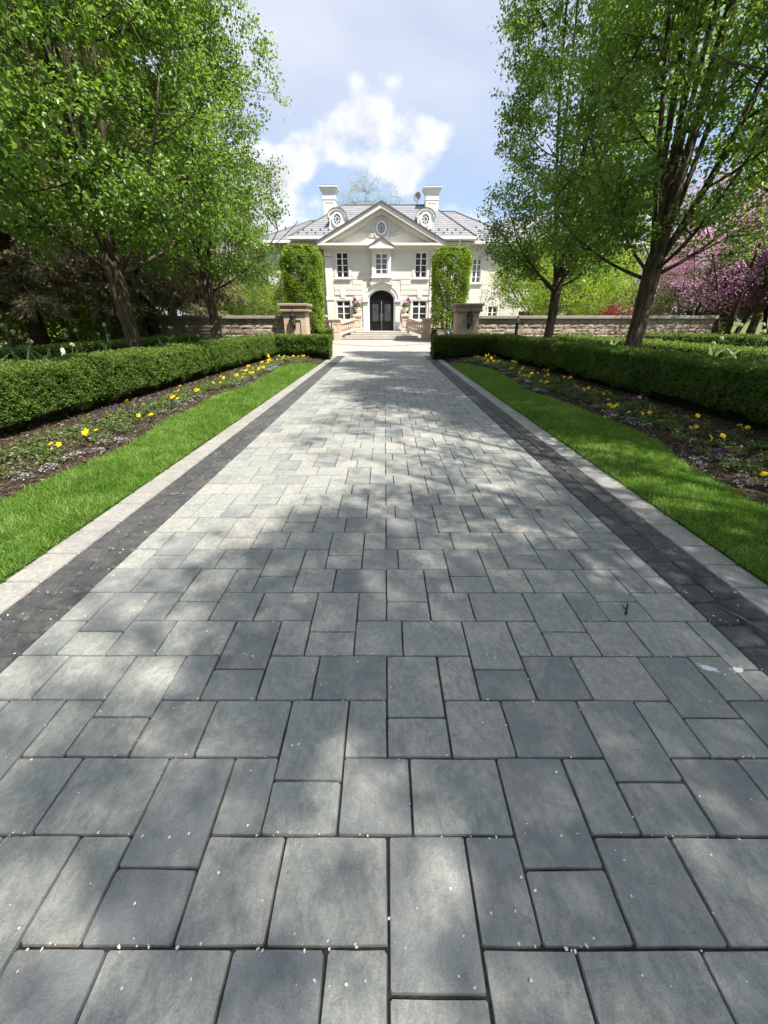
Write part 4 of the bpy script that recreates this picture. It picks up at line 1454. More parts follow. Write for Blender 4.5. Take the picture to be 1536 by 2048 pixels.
# carved cartouche and sprays round the oval light
orn = MB()
for sx in (-1, 1):
    orn.tube([(sx * 0.10, Y0 - 0.07, 8.80), (sx * 0.34, Y0 - 0.08, 8.82), (sx * 0.55, Y0 - 0.08, 8.70), (sx * 0.62, Y0 - 0.07, 8.52), (sx * 0.52, Y0 - 0.07, 8.45), (sx * 0.46, Y0 - 0.07, 8.54)], [0.05, 0.06, 0.06, 0.05, 0.045, 0.03], 6)
    orn.tube([(sx * 0.58, Y0 - 0.07, 8.50), (sx * 0.66, Y0 - 0.07, 8.15), (sx * 0.55, Y0 - 0.07, 7.78), (sx * 0.40, Y0 - 0.07, 7.60), (sx * 0.15, Y0 - 0.07, 7.52), (0, Y0 - 0.07, 7.56)], [0.05, 0.065, 0.065, 0.055, 0.05, 0.05], 6)
    orn.tube([(sx * 0.45, Y0 - 0.06, 7.72), (sx * 0.9, Y0 - 0.06, 7.80), (sx * 1.35, Y0 - 0.06, 7.93), (sx * 1.7, Y0 - 0.05, 8.02)], [0.05, 0.045, 0.035, 0.015], 5)
    orn.tube([(sx * 0.55, Y0 - 0.06, 7.66), (sx * 0.85, Y0 - 0.06, 7.62), (sx * 1.2, Y0 - 0.06, 7.68)], [0.04, 0.04, 0.015], 5)
    for i in range(6):
        x = 0.75 + 0.16 * i
        zz = 7.76 + 0.045 * i
        for dz in (0.18, -0.13):
            orn.tube([(sx * x, Y0 - 0.06, zz), (sx * (x + 0.10), Y0 - 0.065, zz + dz * 0.7), (sx * (x + 0.13), Y0 - 0.05, zz + dz)], [0.02, 0.04, 0.008], 5)
    orn.tube([(sx * 0.75, Y0 - 0.06, 7.85), (sx * 0.82, Y0 - 0.06, 8.15), (sx * 0.80, Y0 - 0.05, 8.35)], [0.035, 0.035, 0.012], 5)
hb(orn, 'carved_ornament', M['trim'], smooth=True)

# oriel over the door
ori = MB()
yo = Y0 - 0.42
ori.box(-0.80, -0.52, yo, Y0 - 0.035, 4.82, 6.70)
ori.box(0.52, 0.80, yo, Y0 - 0.035, 4.82, 6.70)
ori.box(-0.518, 0.518, yo, Y0 - 0.035, 6.46, 6.70)
ori.box(-0.518, 0.518, yo, Y0 - 0.035, 4.82, 4.95)
ori.cbox(-0.86, 0.86, yo - 0.08, Y0 - 0.035, 4.70, 4.818, 0.02)
hb(ori, 'oriel', M['trim'])
window(-0.515, 0.515, 4.953, 6.457, yo, 4, sill=False, surround=0)
op = MB()
op.cbox(-0.98, 0.98, Y0 - 0.95, Y0 - 0.1, 6.703, 6.90, 0.02)
op.prism([(-0.92, 6.903), (0.92, 6.903), (0, 7.42)], Y0 - 0.90, Y0 - 0.45)
hb(op, 'oriel_pediment', M['trim'])
er = MB()
for sx in (-1, 1):
    poly = [(sx * 1.03, 6.905), (0, 7.50), (0, 7.42), (sx * 0.93, 6.903)]
    er.prism(poly if sx < 0 else poly[::-1], Y0 - 1.0, Y0 - 0.42)
hb(er, 'oriel_roof', M['lead'])
sc = MB()
sc.prism([(-0.80, 4.697), (0.80, 4.697), (0.84, 4.5), (0.98, 4.32), (0.80, 4.16), (0.55, 4.32), (0.0, 4.44), (-0.55, 4.32), (-0.80, 4.16), (-0.98, 4.32), (-0.84, 4.5)][::-1], yo + 0.06, Y0 - 0.035)
for sx in (-1, 1):
    cxs, czs = sx * 0.86, 4.30
    sc.tube([(cxs + 0.13 * (1 - i / 14) * math.cos(i * 0.7), yo + 0.05, czs + 0.13 * (1 - i / 14) * math.sin(i * 0.7)) for i in range(13)], 0.03, 5)
hb(sc, 'scroll_bracket', M['trim'])

# arched door case
def arch_ring(ai, bi, ao, bo, zsp, y0, y1, n=24):
    mb = MB()
    V = []
    for i in range(n + 1):
        t = PI * i / n
        for (a, b2, yy) in ((ai, bi, y0), (ao, bo, y0), (ao, bo, y1), (ai, bi, y1)):
            V.append((a * math.cos(t), yy, zsp + b2 * math.sin(t)))
    F = []
    for i in range(n):
        for k in range(4):
            a, b2 = i * 4 + k, i * 4 + (k + 1) % 4
            F.append((b2, a, a + 4, b2 + 4))
    return mb.add(V, F)


ZS = 3.07
hb(arch_ring(1.06, 0.78, 1.20, 0.90, ZS, Y0 + 0.02, Y0 + 0.2), 'arch_casing', M['white'])
hb(arch_ring(1.21, 0.91, 1.46, 1.20, ZS, Y0 - 0.16, Y0 + 0.02), 'arch_moulding', M['trim'])
hb(arch_ring(1.465, 1.205, 1.62, 1.38, ZS, Y0 - 0.22, Y0 + 0.02), 'arch_hood', M['trim'])
spn = MB()
pts = [(1.165 * math.cos(PI * i / 20), ZS + 0.868 * math.sin(PI * i / 20)) for i in range(21)]
for half in (pts[:11], pts[10:]):
    cx_ = 1.19 if half[0][0] > 0.1 or half[-1][0] > 0.5 else -1.19
    V = [(cx_, Y0 + 0.03, 3.96)] + [(p[0], Y0 + 0.03, p[1]) for p in half]
    spn.add(V, [(0, i, i + 1) for i in range(1, len(half))])
hb(spn, 'spandrel', M['trim'])
for sx in (-1, 1):
    j = MB()
    xa, xb = sorted((sx * 1.21, sx * 1.60))
    j.box(xa, xb, Y0 - 0.14, Y0 + 0.02, 0.9, 2.72)
    j.cbox(xa - 0.05, xb + 0.05, Y0 - 0.20, Y0 + 0.02, 0.69, 0.9, 0.02)
    j.cbox(xa - 0.03, xb + 0.03, Y0 - 0.18, Y0 + 0.02, 2.72, 2.80, 0.02)
    j.cbox(xa - 0.05, xb + 0.05, Y0 - 0.22, Y0 + 0.02, 2.84, 2.96, 0.02)
    j.cbox(xa - 0.10, xb + 0.10, Y0 - 0.28, Y0 + 0.02, 2.96, 3.066, 0.02)
    hb(j, 'door_pilaster', M['trim'])
    wj = MB()
    xa, xb = sorted((sx * 1.06, sx * 1.17))
    wj.box(xa, xb, Y0 + 0.021, Y0 + 0.2, 0.69, ZS)
    hb(wj, 'door_jamb', M['white'])
# leaves
for sx in (-1, 1):
    d_ = MB()
    x0_, x1_ = sorted((sx * 0.012, sx * 1.055))
    yd = Y0 + 0.16
    d_.box(x0_, x1_, yd, yd + 0.06, 0.70, 3.05)
    d_.box(x0_, x0_ + 0.18, yd - 0.035, yd, 0.70, 3.05)
    d_.box(x1_ - 0.18, x1_, yd - 0.035, yd, 0.70, 3.05)
    for (za, zb) in ((0.70, 0.95), (1.30, 1.42), (2.85, 3.05)):
        d_.box(x0_ + 0.18, x1_ - 0.18, yd - 0.035, yd, za, zb)
    lf = hb(d_, 'door_leaf', M['doorpaint'])
    gl = MB().box(x0_ + 0.26, x1_ - 0.26, yd - 0.012, yd - 0.002, 1.48, 2.79)
    hb(gl, 'door_glass', M['glass'], lf)
    gr = MB()
    xm = (x0_ + x1_) / 2
    for kk in range(5):
        zz = 1.6 + kk * 0.26
        gr.tube([(xm + 0.20 * math.sin(i * 0.6), yd - 0.03, zz + 0.022 * i) for i in range(11)], 0.010, 4)
    hb(gr, 'iron_scroll', M['iron'], lf)
    hd = MB()
    xh = sx * 0.10
    hd.tube([(xh, yd - 0.04, 1.45), (xh, yd - 0.11, 1.50), (xh, yd - 0.11, 2.05), (xh, yd - 0.04, 2.10)], 0.018, 6)
    hb(hd, 'handle', M['chrome'], lf)
tm = MB()
tm.box(-1.055, 1.055, Y0 + 0.10, Y0 + 0.20, 3.052, 3.14)
tm.prism([(1.06 * math.cos(PI * i / 16), 3.142 + 0.72 * math.sin(PI * i / 16)) for i in range(17)][::-1], Y0 + 0.19, Y0 + 0.22)
fo = hb(tm, 'fanlight', M['doorpaint'])
fs = MB()
for i in range(9):
    a = PI * (i + 0.5) / 9
    bx, bz = 0.62 * math.cos(a), 3.16 + 0.42 * math.sin(a)
    fs.tube([(bx + 0.13 * (1 - q / 12) * math.cos(q * 0.75 + a), Y0 + 0.165, bz + 0.10 * (1 - q / 12) * math.sin(q * 0.75 + a)) for q in range(11)], 0.012, 4)
hb(fs, 'iron_scroll', M['iron'], fo)

# wings
def lite(x0, x1, z0, z1):
    return (x0, x1, z0, z1)


WL = [(-6.3, -5.2, 0.5, 2.6), (-6.3, -5.2, 4.7, 6.5)]
hb(wall_panel(-8.0, -4.7, 0.0, 7.55, WL, 39.7), 'wing_wall', M['stucco'])
for w_ in WL:
    window(*w_, 39.7, 4)
hb(wall_panel(4.7, 7.6, 0.0, 7.55, [], 39.7), 'wing_wall', M['stucco'])
hb(MB().box(-10.6, -8.0, 40.9, 41.2, 0, 7.5), 'wing_wall', M['stucco'])
hb(MB().box(-8.02, -7.98, 39.7, 41.3, 0, 7.55), 'wing_return', M['stucco'])
hb(MB().box(7.58, 7.62, 39.7, 41.0, 0, 7.55), 'wing_return', M['stucco'])
WR = [(8.2, 9.0, 4.6, 6.5), (10.0, 10.9, 0.6, 2.7), (12.9, 15.3, 0.6, 2.3), (17.6, 20.4, 0.6, 2.3), (12.8, 13.9, 4.6, 6.4), (18.0, 19.1, 4.6, 6.4)]
hb(wall_panel(7.6, 22.5, 0.0, 7.5, WR, 41.0), 'wing_wall', M['stucco'])
for w_ in WR:
    window(*w_, 41.0, 4 if w_[1] - w_[0] < 1.4 else 2)
hb(MB().box(22.5, 22.6, 41.0, 52, 0, 7.5), 'wing_wall', M['stucco'])
# grooves of the right wing as raised courses
for (xa, xb, yy) in ((4.9, 7.5, 39.7), (-5.0, -4.85, 39.7)):
    z = 0.6
    while z < 6.9:
        hb(MB().cbox(xa, xb, yy - 0.028, yy + 0.01, z + 0.012, z + 0.473, 0.008), 'stucco_course', M['stucco'])
        z += 0.485
for (xa, xb) in ((7.75, 8.0), (9.25, 9.75), (11.2, 12.6), (15.6, 17.3), (20.7, 22.3)):
    z = 0.6
    while z < 6.9:
        hb(MB().cbox(xa, xb, 41.0 - 0.028, 41.01, z + 0.012, z + 0.473, 0.008), 'stucco_course', M['stucco'])
        z += 0.485


def hip_roof(name, x0, x1, y0, y1, ze, rx0, rx1, zr, n=16, gut=True):
    yr = (y0 + y1) / 2
    mb = MB()
    faces = [((x0, y0), (x1, y0), (rx1, yr), (rx0, yr)), ((x1, y0), (x1, y1), (rx1, yr), (rx1, yr)),
             ((x1, y1), (x0, y1), (rx0, yr), (rx1, yr)), ((x0, y1), (x0, y0), (rx0, yr), (rx0, yr))]
    for (a, b2, c, d) in faces:
        for i in range(n):
            t0, t1 = i / n, (i + 1) / n
            def P(s, t, lift):
                p, q = (a, d) if s == 0 else (b2, c)
                return (p[0] + (q[0] - p[0]) * t, p[1] + (q[1] - p[1]) * t, ze + (zr - ze) * t + lift)
            l0, l1 = 0.035, 0.0
            mb.add([P(0, t0, l0), P(1, t0, l0), P(1, t1, l1), P(0, t1, l1), P(0, t0, -0.01), P(1, t0, -0.01)], [(0, 1, 2, 3), (4, 5, 1, 0)])
    r = hb(mb, name, M['roof'])
    rd = MB()
    rd.tube([(rx0, yr, zr + 0.02), (rx1, yr, zr + 0.02)], 0.07, 5)
    for (px, py, qx) in ((x0, y0, rx0), (x1, y0, rx1)):
        rd.tube([(px, py, ze + 0.05), (qx, yr, zr + 0.03)], 0.06, 5)
    hb(rd, 'ridge_cap', M['lead'], r)
    if gut:
        g_ = MB()
        g_.cbox(x0 - 0.08, x1 + 0.08, y0 - 0.14, y0 + 0.02, ze - 0.17, ze + 0.005, 0.03)
        g_.box(x0 - 0.02, x1 + 0.02, y0 + 0.022, y0 + 0.75, ze - 0.16, ze - 0.08)
        g_.cbox(x1 - 0.02, x1 + 0.14, y0 - 0.14, y1, ze - 0.17, ze + 0.004, 0.03)
        hb(g_, 'gutter', M['gutter'], r)
    return r


main_roof = hip_roof('main_roof', -7.75, 7.95, 39.0, 49.2, 7.76, -3.5, 4.5, 10.95)
hip_roof('left_roof', -11.2, -2.0, 40.2, 50.2, 7.66, -6.85, -5.0, 9.98)
hip_roof('right_roof', 1.0, 12.6, 40.3, 50.6, 7.62, 5.2, 6.85, 10.75)
hip_roof('long_wing_roof', 9.0, 23.2, 40.3, 50.0, 7.60, 12.0, 18.6, 10.2)
# snow guards on the slates
sgm = None
for (row, (yy, x_off)) in enumerate(((39.45, 0.0), (39.95, 0.36))):
    zz = 7.76 + (10.95 - 7.76) * (yy - 39.0) / 5.1 + 0.03
    for i in range(22):
        x = -7.0 + x_off + i * 0.72
        if abs(x) < 5.4 - 0.9 * (yy - 38):
            if abs(x) < 3.9:
                continue
        if x > 7.2:
            continue
        if sgm is None:
            ob = hb(MB().lathe([(0.05, -0.01), (0.05, 0.05), (0.075, 0.06), (0.075, 0.10), (0.03, 0.12)], 0, HO.y, 0, 6), 'snow_guard', M['lead'], main_roof)
            sgm = ob.data
        else:
            ob = link(bpy.data.objects.new('snow_guard', sgm), main_roof)
        ob.location = (x, yy - HO.y, zz)
# downpipe
dp = MB()
dp.tube([(6.6, 39.0, 7.6), (6.6, 39.25, 7.3), (6.6, 39.62, 7.05), (6.6, 39.62, 0.2)], 0.055, 8)
hb(dp, 'downpipe', M['gutter'])
dp = MB()
dp.tube([(-8.2, 40.2, 7.5), (-8.2, 40.78, 7.0), (-8.2, 40.78, 0.2)], 0.06, 8)
hb(dp, 'downpipe', M['gutter'])


def dormer(xc):
    yf = 40.15
    prof_ = [(-0.66, 8.42), (0.66, 8.42), (0.66, 9.30)] + [(0.66 * math.cos(PI * i / 12), 9.30 + 0.50 * math.sin(PI * i / 12)) for i in range(1, 12)] + [(-0.66, 9.30)]
    mb = MB()
    mb.prism([(xc + a, b2) for a, b2 in prof_][::-1], yf, 42.4)
    d_ = hb(mb, 'dormer', M['trim'])
    sl = MB()
    sl.cbox(xc - 0.80, xc + 0.80, yf - 0.12, yf - 0.002, 8.32, 8.44, 0.02)
    for sx in (-1, 1):
        sl.prism([(xc + sx * 0.662, 8.442), (xc + sx * 0.80, 8.442), (xc + sx * 0.74, 8.62), (xc + sx * 0.662, 8.80)][::(1 if sx < 0 else -1)], yf - 0.05, yf + 0.05)
    hb(sl, 'dormer_sill', M['trim'], d_)
    hd = MB()
    n = 12
    V = []
    for i in range(n + 1):
        t = PI * i / n
        for (k2, yy) in ((0.0, yf - 0.12), (0.13, yf - 0.12), (0.13, 42.5), (0.0, 42.5)):
            V.append((xc + (0.67 + k2) * math.cos(t), yy, 9.30 + (0.51 + k2) * math.sin(t)))
    F = []
    for i in range(n):
        for k in range(4):
            a, b2 = i * 4 + k, i * 4 + (k + 1) % 4
            F.append((b2, a, a + 4, b2 + 4))
    F += [(0, 1, 2, 3), (n * 4 + 3, n * 4 + 2, n * 4 + 1, n * 4)]
    hd.add(V, F)
    hb(hd, 'dormer_hood', M['trim'], d_)
    ld = MB()
    V = []
    for i in range(n + 1):
        t = PI * i / n
        for (k2, yy) in ((0.133, yf - 0.16), (0.165, yf - 0.16), (0.165, 42.5), (0.133, 42.5)):
            V.append((xc + (0.67 + k2) * math.cos(t), yy, 9.30 + (0.51 + k2) * math.sin(t)))
    ld.add(V, F)
    hb(ld, 'dormer_flashing', M['lead'], d_)
    oval_window(xc, 9.16, yf, 0.31, 0.38, 'oval_window', d_)


dormer(-3.75)
dormer(3.72)


def chimney(xc, z0, zt):
    yc = 43.6
    mb = MB()
    mb.box(xc - 0.58, xc + 0.58, yc - 0.5, yc + 0.5, z0, zt - 0.95)
    mb.cbox(xc - 0.62, xc + 0.62, yc - 0.54, yc + 0.54, zt - 0.95, zt - 0.87, 0.02)
    mb.box(xc - 0.59, xc + 0.59, yc - 0.51, yc + 0.51, zt - 0.87, zt - 0.42)
    V = []
    for (h_, z) in ((0.59, zt - 0.42), (0.64, zt - 0.36), (0.74, zt - 0.16), (0.80, zt - 0.10)):
        V += [(xc - h_, yc - h_ + 0.08, z), (xc + h_, yc - h_ + 0.08, z), (xc + h_, yc + h_ - 0.08, z), (xc - h_, yc + h_ - 0.08, z)]
    F = []
    for r in range(3):
        for k in range(4):
            a, b2 = r * 4 + k, r * 4 + (k + 1) % 4
            F.append((a, b2, b2 + 4, a + 4))
    F.append((12, 13, 14, 15))
    mb.add(V, F)
    mb.cbox(xc - 0.83, xc + 0.83, yc - 0.75, yc + 0.75, zt - 0.098, zt, 0.01)
    c_ = hb(mb, 'chimney', M['trim'])
    f = MB()
    for (a, b2, c, d) in ((-0.52, -0.38, z0 + 0.3, zt - 1.02), (0.38, 0.52, z0 + 0.3, zt - 1.02), (-0.378, 0.378, zt - 1.16, zt - 1.02)):
        f.box(xc + a, xc + b2, yc - 0.525, yc - 0.502, c, d)
    hb(f, 'chimney_panel', M['trim'], c_)
    lid = MB().box(xc - 0.78, xc + 0.78, yc - 0.70, yc + 0.70, zt + 0.002, zt + 0.045)
    hb(lid, 'chimney_lid', M['lead'], c_)


chimney(-4.72, 9.0, 12.1)
chimney(4.50, 9.0, 12.05)
dish = thing('satellite_dish', 'grey satellite dish standing on the roof ridge beside the right chimney', 'satellite dish', (2.95, 44.0, 10.95))
b_ = MB()
prof_ = [(0.0, -0.10), (0.15, -0.085), (0.28, -0.04), (0.36, 0.02), (0.375, 0.035)]
b_.lathe([(0.01, -0.10)] + prof_[1:] + [(0.34, 0.03), (0.2, -0.03), (0.01, -0.06)], 0, 0, 0, 14)
do = b_.build('reflector', M['coping'], dish, None, True)
do.rotation_euler = (R(80), 0, R(-38))
do.location = (0, 0, 0.62)
b_ = MB().tube([(0, 0, -0.1), (0, 0.05, 0.55)], 0.03, 6).tube([(0, 0, 0.3), (0.2, -0.3, 0.5), (0.28, -0.42, 0.62)], 0.015, 5)
b_.build('mast', M['iron'], dish)

# ------------------------------------------------------------------ stair, pedestals, balustrades, urns
ZB = 0.076
st_ = thing('entrance_steps', 'pale stone steps rising to the arched black door', 'steps', (HX, 36.0, 0))
wd_ = [3.55, 3.05, 2.6, 2.2]
for i in range(4):
    z1_ = ZB + 0.151 * (i + 1)
    yf = 35.15 + 0.34 * i
    s = MB()
    s.prism([(-wd_[i], yf), (wd_[i], yf), (min(wd_[i], 2.4), 37.97), (-min(wd_[i], 2.4), 37.97)] if i == 3 else
            [(-wd_[i], yf), (wd_[i], yf), (wd_[i] - 0.25, yf + 0.6), (-wd_[i] + 0.25, yf + 0.6)], ZB - 0.08 if i == 0 else z1_ - 0.16, z1_ - 0.045, axis='z')
    so = s.build('step', M['step'], st_, (0, 36.0, 0))
    tr_ = MB()
    tr_.prism([(-wd_[i] - 0.03, yf - 0.045), (wd_[i] + 0.03, yf - 0.045), (min(wd_[i], 2.4), 37.965 if i == 3 else yf + 0.6), (-min(wd_[i], 2.4) if i == 3 else -wd_[i] + 0.25, 37.965 if i == 3 else yf + 0.6)], z1_ - 0.043, z1_, axis='z')
    tr_.build('tread', M['step'], so, (0, 36.0, 0))


def pedestal(x, y, w, z0, zt, label):
    t = thing('stair_pedestal', label, 'pedestal', (HX + x, y, z0))
    h = w / 2
    H_ = zt - z0
    mb = MB()
    mb.cbox(-h - 0.07, h + 0.07, -h - 0.07, h + 0.07, 0, 0.50, 0.02)
    mb.build('plinth', M['pinkstone'], t)
    mb = MB()
    mb.box(-h, h, -h, h, 0.502, H_ - 0.25)
    for (a, b2, c, d) in ((-h + 0.02, -h + 0.12, 0.58, H_ - 0.33), (h - 0.12, h - 0.02, 0.58, H_ - 0.33), (-h + 0.122, h - 0.122, H_ - 0.43, H_ - 0.33), (-h + 0.122, h - 0.122, 0.58, 0.68)):
        mb.box(a, b2, -h - 0.03, -h - 0.002, c, d)
    mb.build('die', M['pinkstone'], t)
    mb = MB()
    mb.cbox(-h - 0.04, h + 0.04, -h - 0.04, h + 0.04, H_ - 0.248, H_ - 0.17, 0.02)
    mb.cbox(-h - 0.11, h + 0.11, -h - 0.11, h + 0.11, H_ - 0.168, H_, 0.03)
    mb.build('cap', M['pinkstone'], t)
    return t


PED = {}
for sx, nm in ((-1, 'left'), (1, 'right')):
    PED[(sx, 'f')] = pedestal(sx * 3.72, 35.1, 0.62, ZB, 1.70, 'stone pedestal at the foot of the stair, %s of the steps' % nm)
    PED[(sx, 'i')] = pedestal(sx * 2.05, 37.0, 0.55, 0.45, 1.98, 'stone pedestal at the stair head, just %s of the door' % nm)
    PED[(sx, 'o')] = pedestal(sx * 5.05, 36.4, 0.68, ZB, 1.93, 'stone pedestal at the outer %s end of the stair balustrade' % nm)

BAL = [(0.06, 0.0), (0.06, 0.05), (0.035, 0.07), (0.045, 0.12), (0.085, 0.22), (0.075, 0.32), (0.04, 0.44), (0.032, 0.52), (0.055, 0.555), (0.04, 0.58), (0.06, 0.61), (0.06, 0.65)]
bal_me = MB().lathe(BAL, 0, 0, 0, 8).build('baluster', M['pinkstone'], None, None, True)
bal_mesh = bal_me.data
bpy.data.objects.remove(bal_me)


def balustrade(p0, p1, z0, z1, n, label):
    """run of turned balusters between two rails, climbing from p0 to p1"""
    t = thing('balustrade', label, 'balustrade', (HX + p0[0], p0[1], z0))
    a, b2 = Vector((0, 0, 0)), Vector((p1[0] - p0[0], p1[1] - p0[1], z1 - z0))
    d = b2.copy()
    d.z = 0
    d.normalize()
    nn = Vector((-d.y, d.x, 0)) * 0.12
    for (nm, za, zb, k) in (('bottom_rail', 0.0, 0.15, 1.0), ('top_rail', 0.80, 0.95, 1.25)):
        q = []
        for (p, zz) in ((a, za), (b2, za), (b2, zb), (a, zb)):
            q += [p + nn * k + Vector((0, 0, zz)), p - nn * k + Vector((0, 0, zz))]
        mb = MB().add(q, [(0, 2, 3, 1), (4, 6, 7, 5), (0, 6, 4, 2), (1, 3, 5, 7), (0, 1, 7, 6), (2, 4, 5, 3)])
        mb.build(nm, M['pinkstone'], t)
    for i in range(n):
        o = link(bpy.data.objects.new('baluster', bal_mesh), t)
        o.location = a.lerp(b2, (i + 0.6) / (n + 0.2)) + Vector((0, 0, 0.15))
    return t


for sx, nm in ((-1, 'left'), (1, 'right')):
    balustrade((sx * 3.42, 35.3), (sx * 2.32, 36.78), 0.45, 0.78, 7, 'curving stone balustrade climbing the %s side of the steps' % nm)
    balustrade((sx * 4.02, 35.3), (sx * 4.75, 36.2), 0.60, 0.60, 3, 'short stone balustrade beyond the front pedestal on the %s' % nm)


def leaf_blob(n, cx, cy_, cz, rx, ry, rz, size, g, updir=0.3, shell=0.3, kite=True, lw=0.6):
    d = rand_dirs(n, g)
    r = (shell + (1 - shell) * g.random(n)) ** 0.6
    P = np.stack([cx + d[:, 0] * r * rx, cy_ + d[:, 1] * r * ry, cz + d[:, 2] * r * rz], 1)
    D = norm(d + rand_dirs(n, g) * 0.8 + np.array([0, 0, updir]))
    N = norm(rand_dirs(n, g) * 0.6 + np.array([0, 0, 1.0]))
    L = size * g.uniform(0.7, 1.3, n)
    return leaf_arrays(P, D, N, L, L * lw, 0.15, kite)


def urn(x, y, z, label, bloom, seed):
    g = np.random.default_rng(seed)
    t = thing('urn_planter', label, 'planter', (HX + x, y, z))
    MB().lathe([(0.16, 0), (0.16, 0.06), (0.07, 0.10), (0.06, 0.16), (0.10, 0.20), (0.22, 0.30), (0.26, 0.42), (0.23, 0.46), (0.29, 0.50), (0.29, 0.53), (0.20, 0.52)], 0, 0, 0, 14).build('urn', M['trim'], t, None, True)
    V, F, k = leaf_blob(260, 0, 0, 0.66, 0.26, 0.26, 0.20, 0.13, g)
    np_obj('foliage', V, F, M['bedleaf'], t, {'tint': np.clip(g.normal(0.35, 0.2, len(V)), 0, 1)})
    V, F, k = leaf_blob(150, 0, 0, 0.82, 0.22, 0.22, 0.24, 0.09, g, lw=0.8)
    np_obj('blossom', V, F, M[bloom], t, {'tint': np.clip(g.normal(0.6, 0.2, len(V)), 0, 1)})


urn(-2.05, 37.0, 1.982, 'stone urn of pink flowers left of the front door', 'redbud', 1)
urn(2.05, 37.0, 1.982, 'stone urn of pink flowers right of the front door', 'redbud', 2)
urn(-5.05, 36.4, 1.932, 'stone urn of dark leaves on the outer left pedestal', 'dark', 3)
urn(5.05, 36.4, 1.932, 'stone urn of dark leaves on the outer right pedestal', 'dark', 4)
lantern('wall_lantern', (HX - 2.28, Y0 - 0.035, 2.72), 1.75, 'large black lantern on the facade left of the arched door')
lantern('wall_lantern', (HX + 2.28, Y0 - 0.035, 2.72), 1.75, 'large black lantern on the facade right of the arched door')

